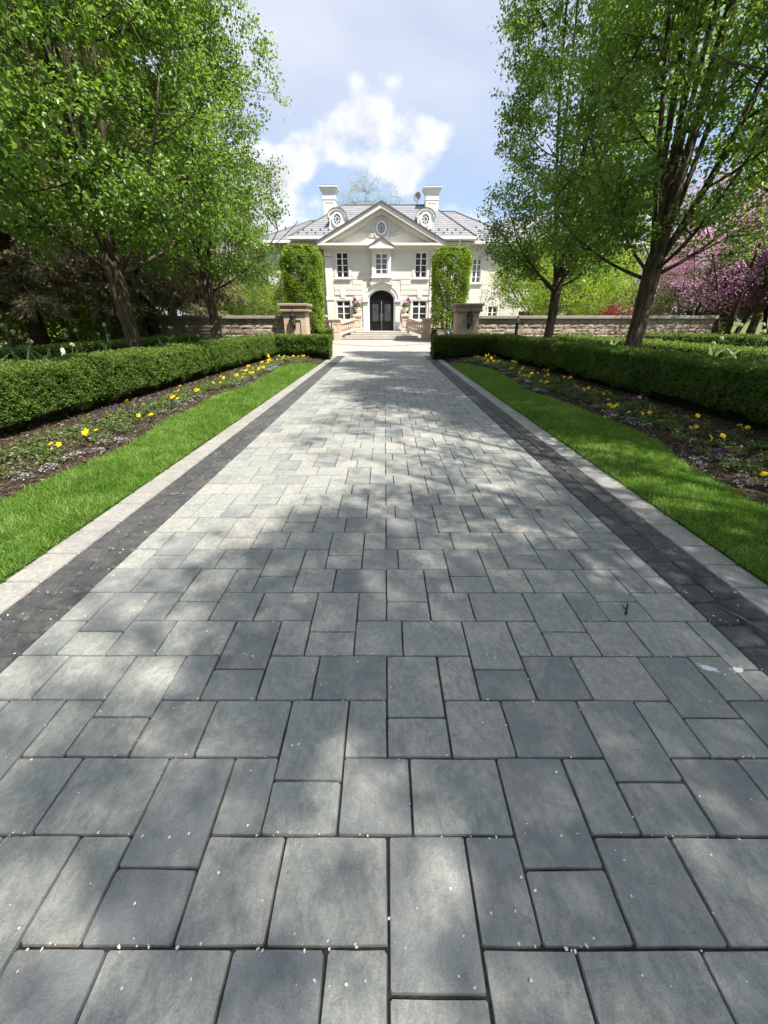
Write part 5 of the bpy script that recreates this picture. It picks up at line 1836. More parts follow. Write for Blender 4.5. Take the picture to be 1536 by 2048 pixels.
# ------------------------------------------------------------------ parked car in the forecourt
def car():
    t = thing('parked_car', 'dark navy car parked in the forecourt behind the right gate pier', 'car', (6.20, 30.2, 0.035), R(20))
    # nose towards -x; stations: (x, z underside, z top, half width)
    def loft(st, nm, m, par=t, ztaper=0.0, smooth=True, k=0.72):
        mb = MB()
        V = []
        for (x, zl, zh, w) in st:
            h = zh - zl
            V += [(x, -w * 0.90, zl), (x, -w, zl + h * 0.22), (x, -w, zl + h * 0.62), (x, -w * (1 - ztaper), zl + h * 0.90), (x, -w * (1 - ztaper) * k, zh),
                  (x, w * (1 - ztaper) * k, zh), (x, w * (1 - ztaper), zl + h * 0.90), (x, w, zl + h * 0.62), (x, w, zl + h * 0.22), (x, w * 0.90, zl)]
        F = []
        for i in range(len(st) - 1):
            for q in range(10):
                a, b2 = i * 10 + q, i * 10 + (q + 1) % 10
                F.append((a, a + 10, b2 + 10, b2))
        F.append(tuple(range(10)))
        F.append(tuple(range(len(st) * 10 - 1, len(st) * 10 - 11, -1)))
        return mb.add(V, F).build(nm, m, par, None, smooth)
    body = loft([(-2.40, 0.42, 0.70, 0.70), (-2.34, 0.30, 0.88, 0.84), (-2.05, 0.26, 0.97, 0.90), (-1.2, 0.25, 1.05, 0.93), (-0.75, 0.25, 1.08, 0.94), (1.6, 0.25, 1.10, 0.94), (2.1, 0.27, 1.08, 0.92), (2.38, 0.32, 1.02, 0.86), (2.42, 0.42, 0.85, 0.80)], 'body', M['carpaint'])
    loft([(-0.85, 1.04, 1.07, 0.84), (-0.20, 1.05, 1.48, 0.80), (0.15, 1.06, 1.60, 0.78), (1.35, 1.06, 1.60, 0.78), (1.95, 1.06, 1.42, 0.76), (2.25, 1.05, 1.08, 0.80)], 'cabin_glass', M['carglass'], t, 0.14)
    loft([(-0.02, 1.57, 1.59, 0.60), (0.2, 1.58, 1.655, 0.62), (1.3, 1.58, 1.655, 0.62), (1.6, 1.54, 1.575, 0.58)], 'roof_panel', M['carpaint'])
    for sy in (-1, 1):
        for (xa, za, xb, zb) in ((-0.82, 1.06, 0.08, 1.60), (0.52, 1.06, 0.50, 1.61), (1.40, 1.06, 1.32, 1.60)):
            MB().tube([(xa, sy * 0.865, za), ((xa + xb) / 2, sy * 0.80, (za + zb) / 2), (xb, sy * 0.60, zb)], 0.035, 5).build('pillar', M['carpaint'], t)
        for xw in (-1.45, 1.45):
            def wheel_part(mb, nm, m, par):
                return mb.build(nm, m, par, None, True)
            w = MB()
            ang = [2 * PI * i / 20 for i in range(20)]
            V, F = [], []
            for (rr, yy) in ((0.22, 0.02), (0.33, 0.0), (0.355, 0.05), (0.355, 0.17), (0.33, 0.22), (0.22, 0.20)):
                V += [(rr * math.cos(a), yy - 0.11, rr * math.sin(a)) for a in ang]
            for r in range(5):
                for k in range(20):
                    a, b2 = r * 20 + k, r * 20 + (k + 1) % 20
                    F.append((a, b2, b2 + 20, a + 20))
            w.add(V, F)
            wo = w.build('wheel', M['rubber'], t, None, True)
            wo.location = (xw, sy * 0.86, 0.355)
            rm = MB()
            for k in range(5):
                a = 2 * PI * k / 5
                rm.tube([(0, sy * 0.085, 0), (0.22 * math.cos(a), sy * 0.095, 0.22 * math.sin(a))], [0.05, 0.03], 5)
            rm.tube([(0.225 * math.cos(a), sy * 0.09, 0.225 * math.sin(a)) for a in [2 * PI * i / 16 for i in range(17)]], 0.02, 5)
            rm.build('rim', M['chrome'], wo)
        MB().cbox(-2.36, -1.98, sy * 0.72 - 0.13, sy * 0.72 + 0.13, 0.70, 0.84, 0.03).build('headlight', M['headlamp'], t)
        mm = MB().cbox(-0.72, -0.50, sy * 1.03 - 0.09, sy * 1.03 + 0.09, 1.08, 1.24, 0.04).build('wing_mirror', M['carpaint'], t)
        for xh in (0.15, 1.12):
            MB().cbox(xh, xh + 0.2, sy * 0.945 - 0.02, sy * 0.945 + 0.02, 0.86, 0.90, 0.008).build('door_handle', M['chrome'], t)
        MB().box(-0.70, 1.95, sy * 0.925 - 0.02, sy * 0.925 + 0.02, 1.03, 1.05).build('waist_strip', M['chrome'], t)
    gr = MB()
    for i in range(6):
        gr.box(-2.43, -2.395, -0.42, 0.42, 0.50 + i * 0.05, 0.52 + i * 0.05)
    gr.build('grille', M['chrome'], t)
    MB().cbox(-2.47, -2.38, -0.22, 0.22, 0.36, 0.46, 0.01).build('number_plate', M['white'], t)


car()

# ------------------------------------------------------------------ clipped hornbeam columns before the house
def column_tree(x, y, w, z0, zt, label, seed, n=44000, open_foot=0.0):
    g = np.random.default_rng(seed)
    t = thing('clipped_tree', label, 'tree', (x, y, 0))
    tr = MB()
    stems = []
    for i in range(9):
        az = 2 * PI * i / 9 + g.uniform(-.3, .3)
        p = [np.array([0.18 * math.cos(az), 0.18 * math.sin(az), -0.05])]
        for k in range(1, 8):
            s = k / 7
            rr = w * (0.10 + 0.34 * s) * g.uniform(0.85, 1.1)
            p.append(np.array([rr * math.cos(az + 0.3 * s), rr * math.sin(az + 0.3 * s), (zt - 0.2) * s]))
        tr.tube(p, list(np.linspace(0.075, 0.02, 8)), 6)
        stems.append(np.array(p))
    tr.build('trunk', M['bark'], t, None, True)
    d = g.random(n) * 2 * PI
    z = z0 + (zt - z0) * g.random(n) ** 0.75
    s = (z - z0) / (zt - z0)
    rad = w / 2 * np.where(s > 0.86, np.sqrt(np.clip(1 - ((s - 0.86) / 0.14) ** 2 * 0.62, 0, 1)), 0.86 + 0.16 * s)
    # squarish plan, uneven clipped face
    sq = 1 / np.maximum(np.abs(np.cos(d)), np.abs(np.sin(d))) ** 0.55
    r = rad * sq * (0.55 + 0.45 * g.random(n) ** 0.5) * (1 + 0.05 * np.sin(5 * d + z * 3) + 0.04 * np.sin(9 * d - z * 5))
    top = g.random(n) < 0.10
    z = np.where(top, zt - 0.1 * g.random(n), z)
    r = np.where(top, w / 2 * 0.8 * np.sqrt(g.random(n)), r)
    hole = (np.sin(d * 4 + z * 2.1) * np.sin(z * 3.3 + d * 2) < -0.30 - 0.5 * s) & (g.random(n) < 0.85)
    P = np.stack([r * np.cos(d), r * np.sin(d), z], 1)[~hole]
    n = len(P)
    out = norm(np.stack([P[:, 0], P[:, 1], 0.3 * np.ones(n)], 1))
    D = norm(out * 0.6 + rand_dirs(n, g) * 0.8 + np.array([0, 0, -0.1]))
    N = norm(rand_dirs(n, g) * 0.6 + np.array([0, 0, 0.7]) + out * 0.4)
    L = 0.115 * g.uniform(0.7, 1.3, n)
    V, F, k = leaf_arrays(P, D, N, L, L * 0.62, 0.15, True)
    tint = np.clip(0.45 + g.normal(scale=0.22, size=n), 0, 1)
    np_obj('crown', V, F, M['hornbeam'], t, {'tint': np.repeat(tint, k)})


M['hornbeam'] = leaf_mat('hornbeam_leaf', [(0.045, 0.090, 0.014), (0.095, 0.165, 0.022), (0.165, 0.250, 0.032), (0.25, 0.33, 0.05)], (0.36, 0.48, 0.05), 0.42, 0.45, 0.3)
column_tree(-5.85, 32.2, 2.85, 0.75, 6.1, 'clipped bright green columnar tree left of the facade', 41)
column_tree(4.72, 32.2, 2.7, 1.05, 5.98, 'clipped bright green columnar tree right of the facade', 42, n=36000)


# ------------------------------------------------------------------ spruces
def spruce_meshes(key, seed, H=17.0, Rad=4.6, z0=3.0, r0=0.28, nb=120, green=0.35, dens=1.0):
    g = np.random.default_rng(seed)
    tr = MB()
    tr.tube([(0, 0, z) for z in np.linspace(-0.1, H, 12)], list(np.concatenate([[r0 * 1.35], np.linspace(r0, 0.03, 11)])), 10)
    bo_ = MB()
    Ps, Ds, Ts, Ls = [], [], [], []
    for i in range(nb):
        s = (i + g.random()) / nb
        z = z0 + (H - z0) * s ** 1.15
        az = i * 2.4 + g.uniform(-.4, .4)
        ln = Rad * (1 - (z - z0) / (H - z0 + 1.0)) ** 0.85 * g.uniform(0.75, 1.1) + 0.25
        o = np.array([math.cos(az), math.sin(az), 0])
        a = np.array([0, 0, z])
        m1 = a + o * ln * 0.5 + np.array([0, 0, -0.10 * ln])
        e = a + o * ln + np.array([0, 0, -0.20 * ln + g.uniform(-.2, .2)])
        p = bezier(a, m1 + np.array([0, 0, -0.1 * ln]), e, 8)
        bo_.tube(p, list(np.linspace(0.030 * (ln / Rad) + 0.010, 0.006, 8)), 5, cap=False)
        ns = int(26 * ln / 2.2 * dens) + 6
        tt = 0.18 + 0.82 * g.random(ns) ** 0.7
        side = np.array([-o[1], o[0], 0])
        dead = g.normal(scale=0.16)
        for t_ in tt:
            q = p[min(7, int(t_ * 7))] + (p[min(7, int(t_ * 7) + 1)] - p[min(7, int(t_ * 7))]) * (t_ * 7 % 1)
            # hanging side shoot set with needle sprays
            sl = ln * 0.24 * (1.15 - t_ * 0.6) * g.uniform(0.6, 1.3)
            dd = side * g.choice((-1, 1)) * g.uniform(0.5, 1.0) + o * g.uniform(0.2, 0.8) + np.array([0, 0, -g.uniform(0.25, 0.95)])
            dd /= np.linalg.norm(dd)
            q2 = q + dd * sl
            bo_.tube([q, q2], [0.007, 0.003], 3, cap=False)
            k = 20
            u = g.random(k)
            pts = q + (q2 - q) * u[:, None] + g.normal(scale=0.025, size=(k, 3))
            dirs = dd * 0.9 + g.normal(scale=0.5, size=(k, 3)) + np.array([0, 0, -0.25])
            Ps.append(pts)
            Ds.append(dirs)
            Ts.append(np.clip(green + 0.08 + dead + 0.22 * (1 - t_) + g.normal(scale=0.18, size=k), 0, 1))
            Ls.append(g.uniform(0.10, 0.26, k))
    P, D, T, L = np.concatenate(Ps), np.concatenate(Ds), np.concatenate(Ts), np.concatenate(Ls)
    N = norm(rand_dirs(len(P), g) + np.array([0, 0, 0.8]))
    V, F, k = leaf_arrays(P, D, N, L, L * 0.24, 0.1, True)
    crown = np_mesh(key + '_crown', V, F, M['spruce'], {'tint': np.repeat(T, k)})
    tm = bpy.data.meshes.new(key + '_trunk')
    tm.from_pydata(tr.v, [], tr.f)
    tm.polygons.foreach_set('use_smooth', [True] * len(tr.f))
    tm.materials.append(M['barkdark'])
    bm2 = bpy.data.meshes.new(key + '_boughs')
    bm2.from_pydata(bo_.v, [], bo_.f)
    bm2.materials.append(M['twig'])
    return tm, crown, bm2


SA = spruce_meshes('spruce_a', 51, green=0.36)
SB = spruce_meshes('spruce_b', 52, H=15.0, Rad=4.2, green=0.24, nb=120)
GS = 'spruces beside the drive'
place_tree('spruce_tree', 'big spruce with brown drooping boughs, thick dark trunk left of the avenue', SA, (-13.6, 16.6, 0), 0.3, group=GS)
place_tree('spruce_tree', 'spruce drooping over the left stone wall between the two pear trunks', SA, (-11.2, 20.6, 0), 2.2, (0.95, 0.95, 0.95), group=GS)
place_tree('spruce_tree', 'spruce at the left picture edge behind the first pear tree', SB, (-16.5, 13.2, 0), 1.2, (1.1, 1.1, 1.1), group=GS)
place_tree('spruce_tree', 'tall spruce behind the left stone wall, nearest the house', SB, (-13.0, 26.5, 0), 3.9, (1.0, 1.0, 1.1), group=GS)
place_tree('spruce_tree', 'dark spruce at the right picture edge beyond the redbud', SB, (22.6, 21.8, 0), 0.9, (1.0, 1.0, 0.9), group=GS)

# ------------------------------------------------------------------ redbuds, maple, woodland
def wide(s):
    return np.sqrt(np.clip(1 - (2 * s - 0.95) ** 2, 0.05, 1))


RB = tree_meshes('redbud', 61, H=7.2, Rad=4.4, fork=0.9, r0=0.17, nclump=230, lpc=95, lsize=0.075, sig=0.42, leafmat='redbud', barkmat='barkdark', prof=wide, zlow=1.7, low=3, kite=True, gap=0.25, multi=5, droop=0.0, tw=5)
place_tree('redbud_tree', 'magenta flowering redbud at the end of the right stone wall', RB, (17.2, 21.3, 0), 0.5, (1.05, 1.05, 1.12))
place_tree('redbud_tree', 'smaller pink redbud standing behind the redbud at the wall end', RB, (18.9, 27.0, 0), 2.6, (0.8, 0.8, 0.85))
place_tree('redbud_tree', 'magenta redbud rising at the right picture edge', RB, (21.0, 23.0, 0), 4.1, (0.9, 0.9, 1.15))
LM = tree_meshes('lime_tree', 62, H=6.0, Rad=3.9, fork=1.0, r0=0.16, nclump=300, lpc=90, lsize=0.115, sig=0.42, leafmat='lime', barkmat='bark', prof=wide, zlow=1.75, low=4, kite=True, gap=0.4, multi=5, droop=0.2)
place_tree('ornamental_tree', 'low bright green tree behind the right wall, between the right pear trunks', LM, (10.2, 26.5, 0), 0.2)
place_tree('ornamental_tree', 'low bright green multi-stemmed tree farther along behind the right wall', LM, (13.8, 30.5, 0), 1.9, (1.0, 1.0, 0.95))
MR = tree_meshes('red_maple', 63, H=3.2, Rad=1.9, fork=0.7, r0=0.08, nclump=120, lpc=80, lsize=0.09, sig=0.26, leafmat='maplered', barkmat='barkdark', prof=wide, zlow=0.8, low=2, kite=True, multi=4)
place_tree('red_maple', 'small dark red maple peeping over the right wall below the redbud', MR, (13.0, 24.6, 0), 0.0, (0.6, 0.6, 0.72), cat='tree')

WT = tree_meshes('woodland_tree', 64, H=14, Rad=4.6, fork=3.0, r0=0.24, nclump=330, lpc=100, lsize=0.17, sig=0.55, leafmat='dark', barkmat='barkdark', zlow=1.4, low=6, kite=True, gap=0.5, prof=wide)
WB = tree_meshes('woodland_shrub', 65, H=4.6, Rad=2.6, fork=0.6, r0=0.10, nclump=170, lpc=90, lsize=0.13, sig=0.40, leafmat='dark', barkmat='barkdark', zlow=0.3, low=3, kite=True, prof=wide, multi=6)
YB = tree_meshes('yellow_shrub', 66, H=3.6, Rad=2.2, fork=0.5, r0=0.07, nclump=150, lpc=80, lsize=0.11, sig=0.36, leafmat='lime', barkmat='twig', zlow=0.3, low=3, kite=True, prof=wide, multi=7)
GW = 'woodland trees beyond the garden'
spots = [(-21, 24, 1.0, 'woodland tree behind the spruces at the far left'), (-17.5, 31, 1.0, 'woodland tree left of the house behind the stone wall'),
         (-26, 16, 1.1, 'woodland tree filling the left picture edge'), (-14.5, 44, 0.95, 'woodland tree rising beside the left end of the house'),
         (-24, 38, 1.2, 'tall woodland tree far behind the left spruces'), (26.5, 27, 1.0, 'woodland tree behind the redbuds on the right'),
         (27, 15, 1.05, 'woodland tree at the right picture edge'), (31, 36, 1.2, 'tall woodland tree far behind the right wall'),
         (-33, 28, 1.2, 'tall woodland tree farthest to the left'), (25.5, 44, 1.0, 'woodland tree at the right end of the house')]
for i, (x, y, s, lb) in enumerate(spots):
    place_tree('woodland_tree', lb, WT, (x, y, 0), i * 1.3, (s, s, s * (1 + 0.1 * math.sin(i * 2))), group=GW)
GU = 'shrubs of the undergrowth'
spots = [(-18.2, 15.2, 0.8, 'dark green shrub beside the big spruce trunk'), (-20.5, 12.0, 1.1, 'dark green shrub at the left picture edge'),
         (-15.6, 22.0, 0.9, 'dark green shrub at the left end of the stone wall'), (-9.5, 30.0, 0.8, 'green shrub behind the left wall beside the gate'),
         (20.0, 17.0, 0.85, 'dark green shrub below the spruce on the right'), (22.5, 13.0, 1.1, 'dark green shrub at the right picture edge'),
         (-10.6, 36.5, 1.3, 'leafy green shrub at the left corner of the house'), (18.6, 26.0, 1.0, 'green shrub behind the redbud trunks'),
         (-13.2, 33.0, 1.1, 'green shrub behind the left wall between the pear trunks'), (-17.0, 26.0, 1.1, 'green shrub far behind the left stone wall')]
for i, (x, y, s, lb) in enumerate(spots):
    place_tree('shrub', lb, WB, (x, y, 0), i * 2.1, (s, s, s), group=GU, cat='shrub', crown='foliage')
spots = [(-12.9, 19.2, 0.80, 'yellow-green twiggy shrub glowing behind the spruce trunk'), (-16.0, 18.2, 0.95, 'yellow-green shrub left of the big spruce trunk'),
         (-8.4, 33.5, 1.0, 'bright green shrub left of the clipped column'), (19.2, 19.2, 0.55, 'pale green shrub at the foot of the redbud')]
for i, (x, y, s, lb) in enumerate(spots):
    place_tree('shrub', lb, YB, (x, y, 0), i * 2.7, (s, s, s), group=GU, cat='shrub', crown='foliage')
# leafless tree behind the roof
BT = tree_meshes('bare_tree', 67, H=17.5, Rad=5.5, fork=5.0, r0=0.3, nlimb=9, nclump=420, lpc=16, lsize=0.12, sig=0.75, leafmat='lime', barkmat='twig', zlow=7, low=3, kite=True, tw=5, prof=wide, gap=0.8)
place_tree('bare_tree', 'nearly leafless tree rising behind the roof between the chimneys', BT, (-2.2, 62, 0), 0.4)
place_tree('bare_tree', 'sparse tree seen low behind the left roof slope', BT, (-21, 66, 0), 2.4, (1, 1, 0.8))

# ------------------------------------------------------------------ the beds: mulch, bedding plants, bulbs
def mulch(side):
    n = 26000
    y = 1.2 + 17.6 * rng.random(n) ** 1.6
    fr = rng.random(n)
    e = np.array([bed_edge(side, min(v, Y_BEDEND)) if v < Y_BEDEND else 2.75 for v in y])
    hf = np.array([hedge_face(side, v) for v in y])
    x = e + 0.0 + (hf + 0.2 - e) * fr
    z = np.array([bed_z(side, a, b2) for a, b2 in zip(x, y)]) + 0.006 + 0.012 * rng.random(n)
    P = np.stack([side * x, y, z], 1)
    D = norm(np.stack([rng.normal(size=n), rng.normal(size=n), 0.25 * rng.normal(size=n)], 1))
    N = norm(np.stack([0.35 * rng.normal(size=n), 0.35 * rng.normal(size=n), np.ones(n)], 1))
    L = rng.uniform(0.012, 0.05, n) * (1 + 0.04 * y)
    V, F, k = leaf_arrays(P, D, N, L, L * rng.uniform(0.25, 0.6, n), 0.1, True)
    T = np.clip(rng.beta(1.5, 3.2, n), 0, 1)
    tag(np_obj('mulch_chips', V, F, M['chip'], None, {'tint': np.repeat(T, k)}), 'shredded brown mulch over the %s flower bed' % ('left' if side < 0 else 'right'), 'mulch', kind='stuff')
    # low bedding foliage
    n0 = 600
    yc = 2.2 + 15.6 * rng.random(n0) ** 1.25
    Ps, Ds, Ls, Ts = [], [], [], []
    for yy in yc:
        e0 = bed_edge(side, min(yy, Y_BEDEND)) if yy < Y_BEDEND else 2.8
        h0 = hedge_face(side, yy) - 0.38 if yy < 17.3 else hedge_face(side, yy)
        xx = e0 + 0.32 + (h0 - e0 - 0.4) * random.random() ** 0.9
        zz = bed_z(side, xx, yy)
        k = 26
        a = rng.random(k) * 2 * PI
        rr = 0.085 * np.sqrt(rng.random(k))
        Ps.append(np.stack([side * xx + rr * np.cos(a), yy + rr * np.sin(a), zz + 0.015 + 0.085 * rng.random(k)], 1))
        Ds.append(np.stack([np.cos(a), np.sin(a), 0.25 + 0.4 * rng.normal(size=k)], 1))
        Ls.append(rng.uniform(0.022, 0.048, k) * (1 + 0.03 * yy))
        Ts.append(np.clip(rng.normal(0.42 if side < 0 else 0.28, 0.22, k) + 0.15 * random.gauss(0, 1), 0, 1))
    P, D, L, T = map(np.concatenate, (Ps, Ds, Ls, Ts))
    N = norm(rand_dirs(len(P)) * 0.5 + np.array([0, 0, 1.0]))
    V, F, k = leaf_arrays(P, D, N, L, L * 0.62, 0.12, False)
    tag(np_obj('bedding_foliage', V, F, M['bedleaf'], None, {'tint': np.repeat(T, k)}), 'low bedding leaves spread through the %s flower bed' % ('left' if side < 0 else 'right'), 'bedding plants', kind='stuff')
    # alyssum edging
    n1 = 110
    Ps, Ds, Ls, Ts = [], [], [], []
    for i in range(n1):
        yy = 2.4 + 14.5 * random.random() ** 1.2
        e0 = bed_edge(side, min(yy, Y_BEDEND))
        xx = e0 + random.uniform(0.10, 0.38)
        if math.sin(yy * 1.9 + side) < -0.25:
            continue
        k = 46
        a = rng.random(k) * 2 * PI
        rr = 0.07 * np.sqrt(rng.random(k))
        zz = bed_z(side, xx, yy)
        Ps.append(np.stack([side * xx + rr * np.cos(a), yy + rr * np.sin(a), zz + 0.03 + 0.05 * (1 - (rr / 0.08) ** 2) + 0.015 * rng.random(k)], 1))
        Ds.append(np.stack([np.cos(a), np.sin(a), 0.3 * rng.normal(size=k)], 1))
        Ls.append(rng.uniform(0.008, 0.017, k) * (1 + 0.05 * yy))
        Ts.append(np.clip(rng.normal(random.uniform(0.0, 0.6), 0.25, k), 0, 1))
    P, D, L, T = map(np.concatenate, (Ps, Ds, Ls, Ts))
    N = norm(rand_dirs(len(P)) * 0.5 + np.array([0, 0, 1.0]))
    V, F, k = leaf_arrays(P, D, N, L, L * 0.9, 0.0, True)
    tag(np_obj('alyssum', V, F, M['alyssum'], None, {'tint': np.repeat(T, k)}), 'pale grey and white alyssum edging the %s flower bed' % ('left' if side < 0 else 'right'), 'alyssum', kind='stuff')


mulch(-1)
mulch(1)


def pansy_proto(matname, seed, nflow):
    """clump of leaves with open five-petalled flowers on short stems"""
    g = np.random.default_rng(seed)
    k = 34
    a = g.random(k) * 2 * PI
    rr = 0.09 * np.sqrt(g.random(k))
    P = np.stack([rr * np.cos(a), rr * np.sin(a), 0.01 + 0.09 * g.random(k)], 1)
    D = np.stack([np.cos(a), np.sin(a), 0.3 + 0.4 * g.normal(size=k)], 1)
    N = norm(rand_dirs(k, g) * 0.4 + np.array([0, 0, 1.0]))
    L = g.uniform(0.03, 0.06, k)
    V, F, kk = leaf_arrays(P, D, N, L, L * 0.55, 0.12, False)
    lm = np_mesh('pansy_leaves', V, F, M['bedleaf'], {'tint': np.repeat(np.clip(g.normal(0.4, 0.2, k), 0, 1), kk)})
    flowers = []
    for f in range(nflow):
        c = np.array([g.normal(scale=0.045), g.normal(scale=0.045), g.uniform(0.11, 0.17)])
        # the face of the bloom turns up and towards the drive
        nrm = norm(np.array([[g.normal(scale=0.5), -0.5 + g.normal(scale=0.4), 0.75]]))[0]
        u = np.cross(nrm, [0, 0, 1.0])
        u /= np.linalg.norm(u)
        w = np.cross(nrm, u)
        mbf = MB()
        for p in range(5):
            t = 2 * PI * p / 5 + PI / 2
            rad = 0.036 * g.uniform(0.9, 1.15)
            wd = 0.62
            d1 = u * math.cos(t) + w * math.sin(t)
            d2 = -u * math.sin(t) + w * math.cos(t)
            lift = nrm * 0.006 * (p % 2)
            pts = [c + lift, c + d1 * rad * 0.5 + d2 * rad * wd * 0.75 + lift + nrm * 0.004, c + d1 * rad + d2 * rad * wd * 0.5 + lift - nrm * g.uniform(0, 0.012), c + d1 * rad * 1.12 + lift - nrm * g.uniform(0.0, 0.014), c + d1 * rad - d2 * rad * wd * 0.5 + lift - nrm * g.uniform(0, 0.012), c + d1 * rad * 0.5 - d2 * rad * wd * 0.75 + lift + nrm * 0.004]
            mbf.add(pts, [(0, 1, 2, 3), (0, 3, 4, 5)])
        me = np_mesh('pansy_bloom', np.array(mbf.v), np.array(mbf.f), M[matname], {'tint': np.clip(g.normal(0.55, 0.25, len(mbf.v)), 0, 1)})
        flowers.append((me, c))
    return lm, flowers


PY = [pansy_proto('yellow', 71 + i, n) for i, n in enumerate((1, 2, 3, 1, 2))]
PP = [pansy_proto('purple', 81 + i, n) for i, n in enumerate((1, 2))]


def pansy(x, y, side, proto, label, group, s):
    t = thing('pansy', label, 'pansy', (side * x, y, bed_z(side, x, y)), random.uniform(-0.6, 0.6), group)
    t.scale = (s, s, s)
    link(bpy.data.objects.new('leaves', proto[0]), t)
    for me, c in proto[1]:
        link(bpy.data.objects.new('flower', me), t)


for side, nm in ((-1, 'left'), (1, 'right')):
    rr = random.Random(90 + side)
    ys = sorted([rr.uniform(3.3, 8.0) for _ in range(15)] + [rr.uniform(8.0, 17.6) for _ in range(30 if side < 0 else 24)])
    for i, y in enumerate(ys):
        e0 = bed_edge(side, min(y, Y_BEDEND))
        h0 = hedge_face(side, y)
        x = e0 + 0.28 + (h0 - e0 - 0.62) * rr.random()
        if y > 16.3:
            x = rr.uniform(3.2, 4.8)
        pansy(x, y, side, PY[rr.randrange(5)], 'yellow pansy, %s from the camera in the %s flower bed' % (ordinal(i), nm), 'yellow pansies in the %s bed' % nm, rr.uniform(0.75, 1.0) * (1.0 + 0.03 * max(0, y - 6)))
    ys = sorted([rr.uniform(3.3, 9.5) for _ in range(10 if side < 0 else 6)])
    for i, y in enumerate(ys):
        e0 = bed_edge(side, y)
        x = e0 + 0.30 + (hedge_face(side, y) - e0 - 0.62) * rr.random()
        pansy(x, y, side, PP[rr.randrange(2)], 'dark purple pansy, %s from the camera in the %s flower bed' % (ordinal(i), nm), 'purple pansies in the %s bed' % nm, rr.uniform(0.9, 1.2))


def allium_proto(seed, h):
    g = np.random.default_rng(seed)
    b2 = g.normal(scale=0.05, size=2)
    st = MB().tube([(0, 0, 0), (b2[0] * 0.4, b2[1] * 0.4, h * 0.5), (b2[0] * 1.4, b2[1] * 1.4, h)], [0.009, 0.007, 0.006], 5)
    so = st.build('stem', M['strap'], None)
    sm = so.data
    a = sm.attributes.new('tint', 'FLOAT', 'POINT')
    a.data.foreach_set('value', [0.2] * len(sm.vertices))
    bpy.data.objects.remove(so)
    k = 110
    d = rand_dirs(k, g)
    c = np.array([b2[0] * 1.4, b2[1] * 1.4, h])
    P = c + d * 0.006
    V, F, kk = leaf_arrays(P, d, rand_dirs(k, g), np.full(k, 0.040) * g.uniform(0.8, 1.1, k), np.full(k, 0.018), 0.1, True)
    hm = np_mesh('allium_head', V, F, M['allium'], {'tint': np.repeat(g.random(k), kk)})
    return sm, hm


AL = [allium_proto(101 + i, h) for i, h in enumerate((1.05, 1.18, 1.30, 1.42))]


def strap_clump(n, seed):
    """broad arching bulb leaves"""
    g = np.random.default_rng(seed)
    V, F, T = [], [], []
    for i in range(n):
        az = g.uniform(0, 2 * PI)
        L = g.uniform(0.40, 0.70)
        wd = g.uniform(0.045, 0.085)
        o = np.array([math.cos(az), math.sin(az), 0])
        s = np.array([-o[1], o[0], 0])
        b0 = np.array([g.normal(scale=0.08), g.normal(scale=0.08), 0])
        lean = g.uniform(0.25, 0.9)
        base = len(V)
        tv = g.random()
        for k in range(6):
            t = k / 5
            c = b0 + o * L * lean * t ** 1.6 + np.array([0, 0, L * (t - 0.42 * lean * t ** 3)])
            ww = wd * math.sin(PI * (0.12 + 0.86 * t)) ** 0.8 * 0.5
            V += [c - s * ww + np.array([0, 0, ww * 0.35]), c + s * ww + np.array([0, 0, ww * 0.35])]
            T += [tv, tv]
        for k in range(5):
            a = base + 2 * k
            F.append((a, a + 1, a + 3, a + 2))
    return np_mesh('bulb_leaves', np.array(V), np.array(F), M['strap'], {'tint': np.array(T)}, True)


SC_ = [strap_clump(12, 111), strap_clump(9, 112), strap_clump(15, 113)]
rr = random.Random(5)
lsp = sorted([(rr.uniform(6.2, 8.0), rr.uniform(5.6, 9.0)) for _ in range(10)] + [(rr.uniform(6.0, 7.9), rr.uniform(9.0, 16.0)) for _ in range(16)], key=lambda p: p[1])
rsp = sorted([(rr.uniform(6.9, 8.3), rr.uniform(6.2, 9.5)) for _ in range(13)] + [(rr.uniform(6.4, 7.9), rr.uniform(9.5, 16.5)) for _ in range(14)], key=lambda p: p[1])
for side, nm, sp in ((-1, 'left', lsp), (1, 'right', rsp)):
    for i, (x, y) in enumerate(sp):
        t = thing('allium', 'tall allium with round white bud, %s from the camera behind the %s hedge' % (ordinal(i), nm), 'allium', (side * x, y, 0.08), rr.uniform(0, 6.28), 'alliums behind the %s hedge' % nm)
        pr = AL[rr.randrange(4)]
        link(bpy.data.objects.new('stem', pr[0]), t)
        link(bpy.data.objects.new('flower_head', pr[1]), t)
lsp = [(-6.45, 6.3), (-6.7, 6.9), (-6.5, 7.5), (-6.9, 8.2), (-6.6, 8.8), (-7.3, 9.6), (-7.0, 11.6), (-6.6, 12.6), (-7.1, 13.8)]
rsp = [(7.25, 7.4), (7.6, 8.5), (7.3, 9.4), (7.0, 11.8), (7.2, 13.4)]
for nm, sp in (('left', lsp), ('right', rsp)):
    for i, (x, y) in enumerate(sp):
        t = thing('bulb_plant', 'clump of broad pale green bulb leaves, %s from the camera behind the %s hedge' % (ordinal(i), nm), 'bulb plant', (x, y, 0.08), i * 1.7, 'bulb leaves behind the %s hedge' % nm)
        t.scale = (1.5, 1.5, 1.85)
        link(bpy.data.objects.new('leaves', SC_[i % 3]), t)


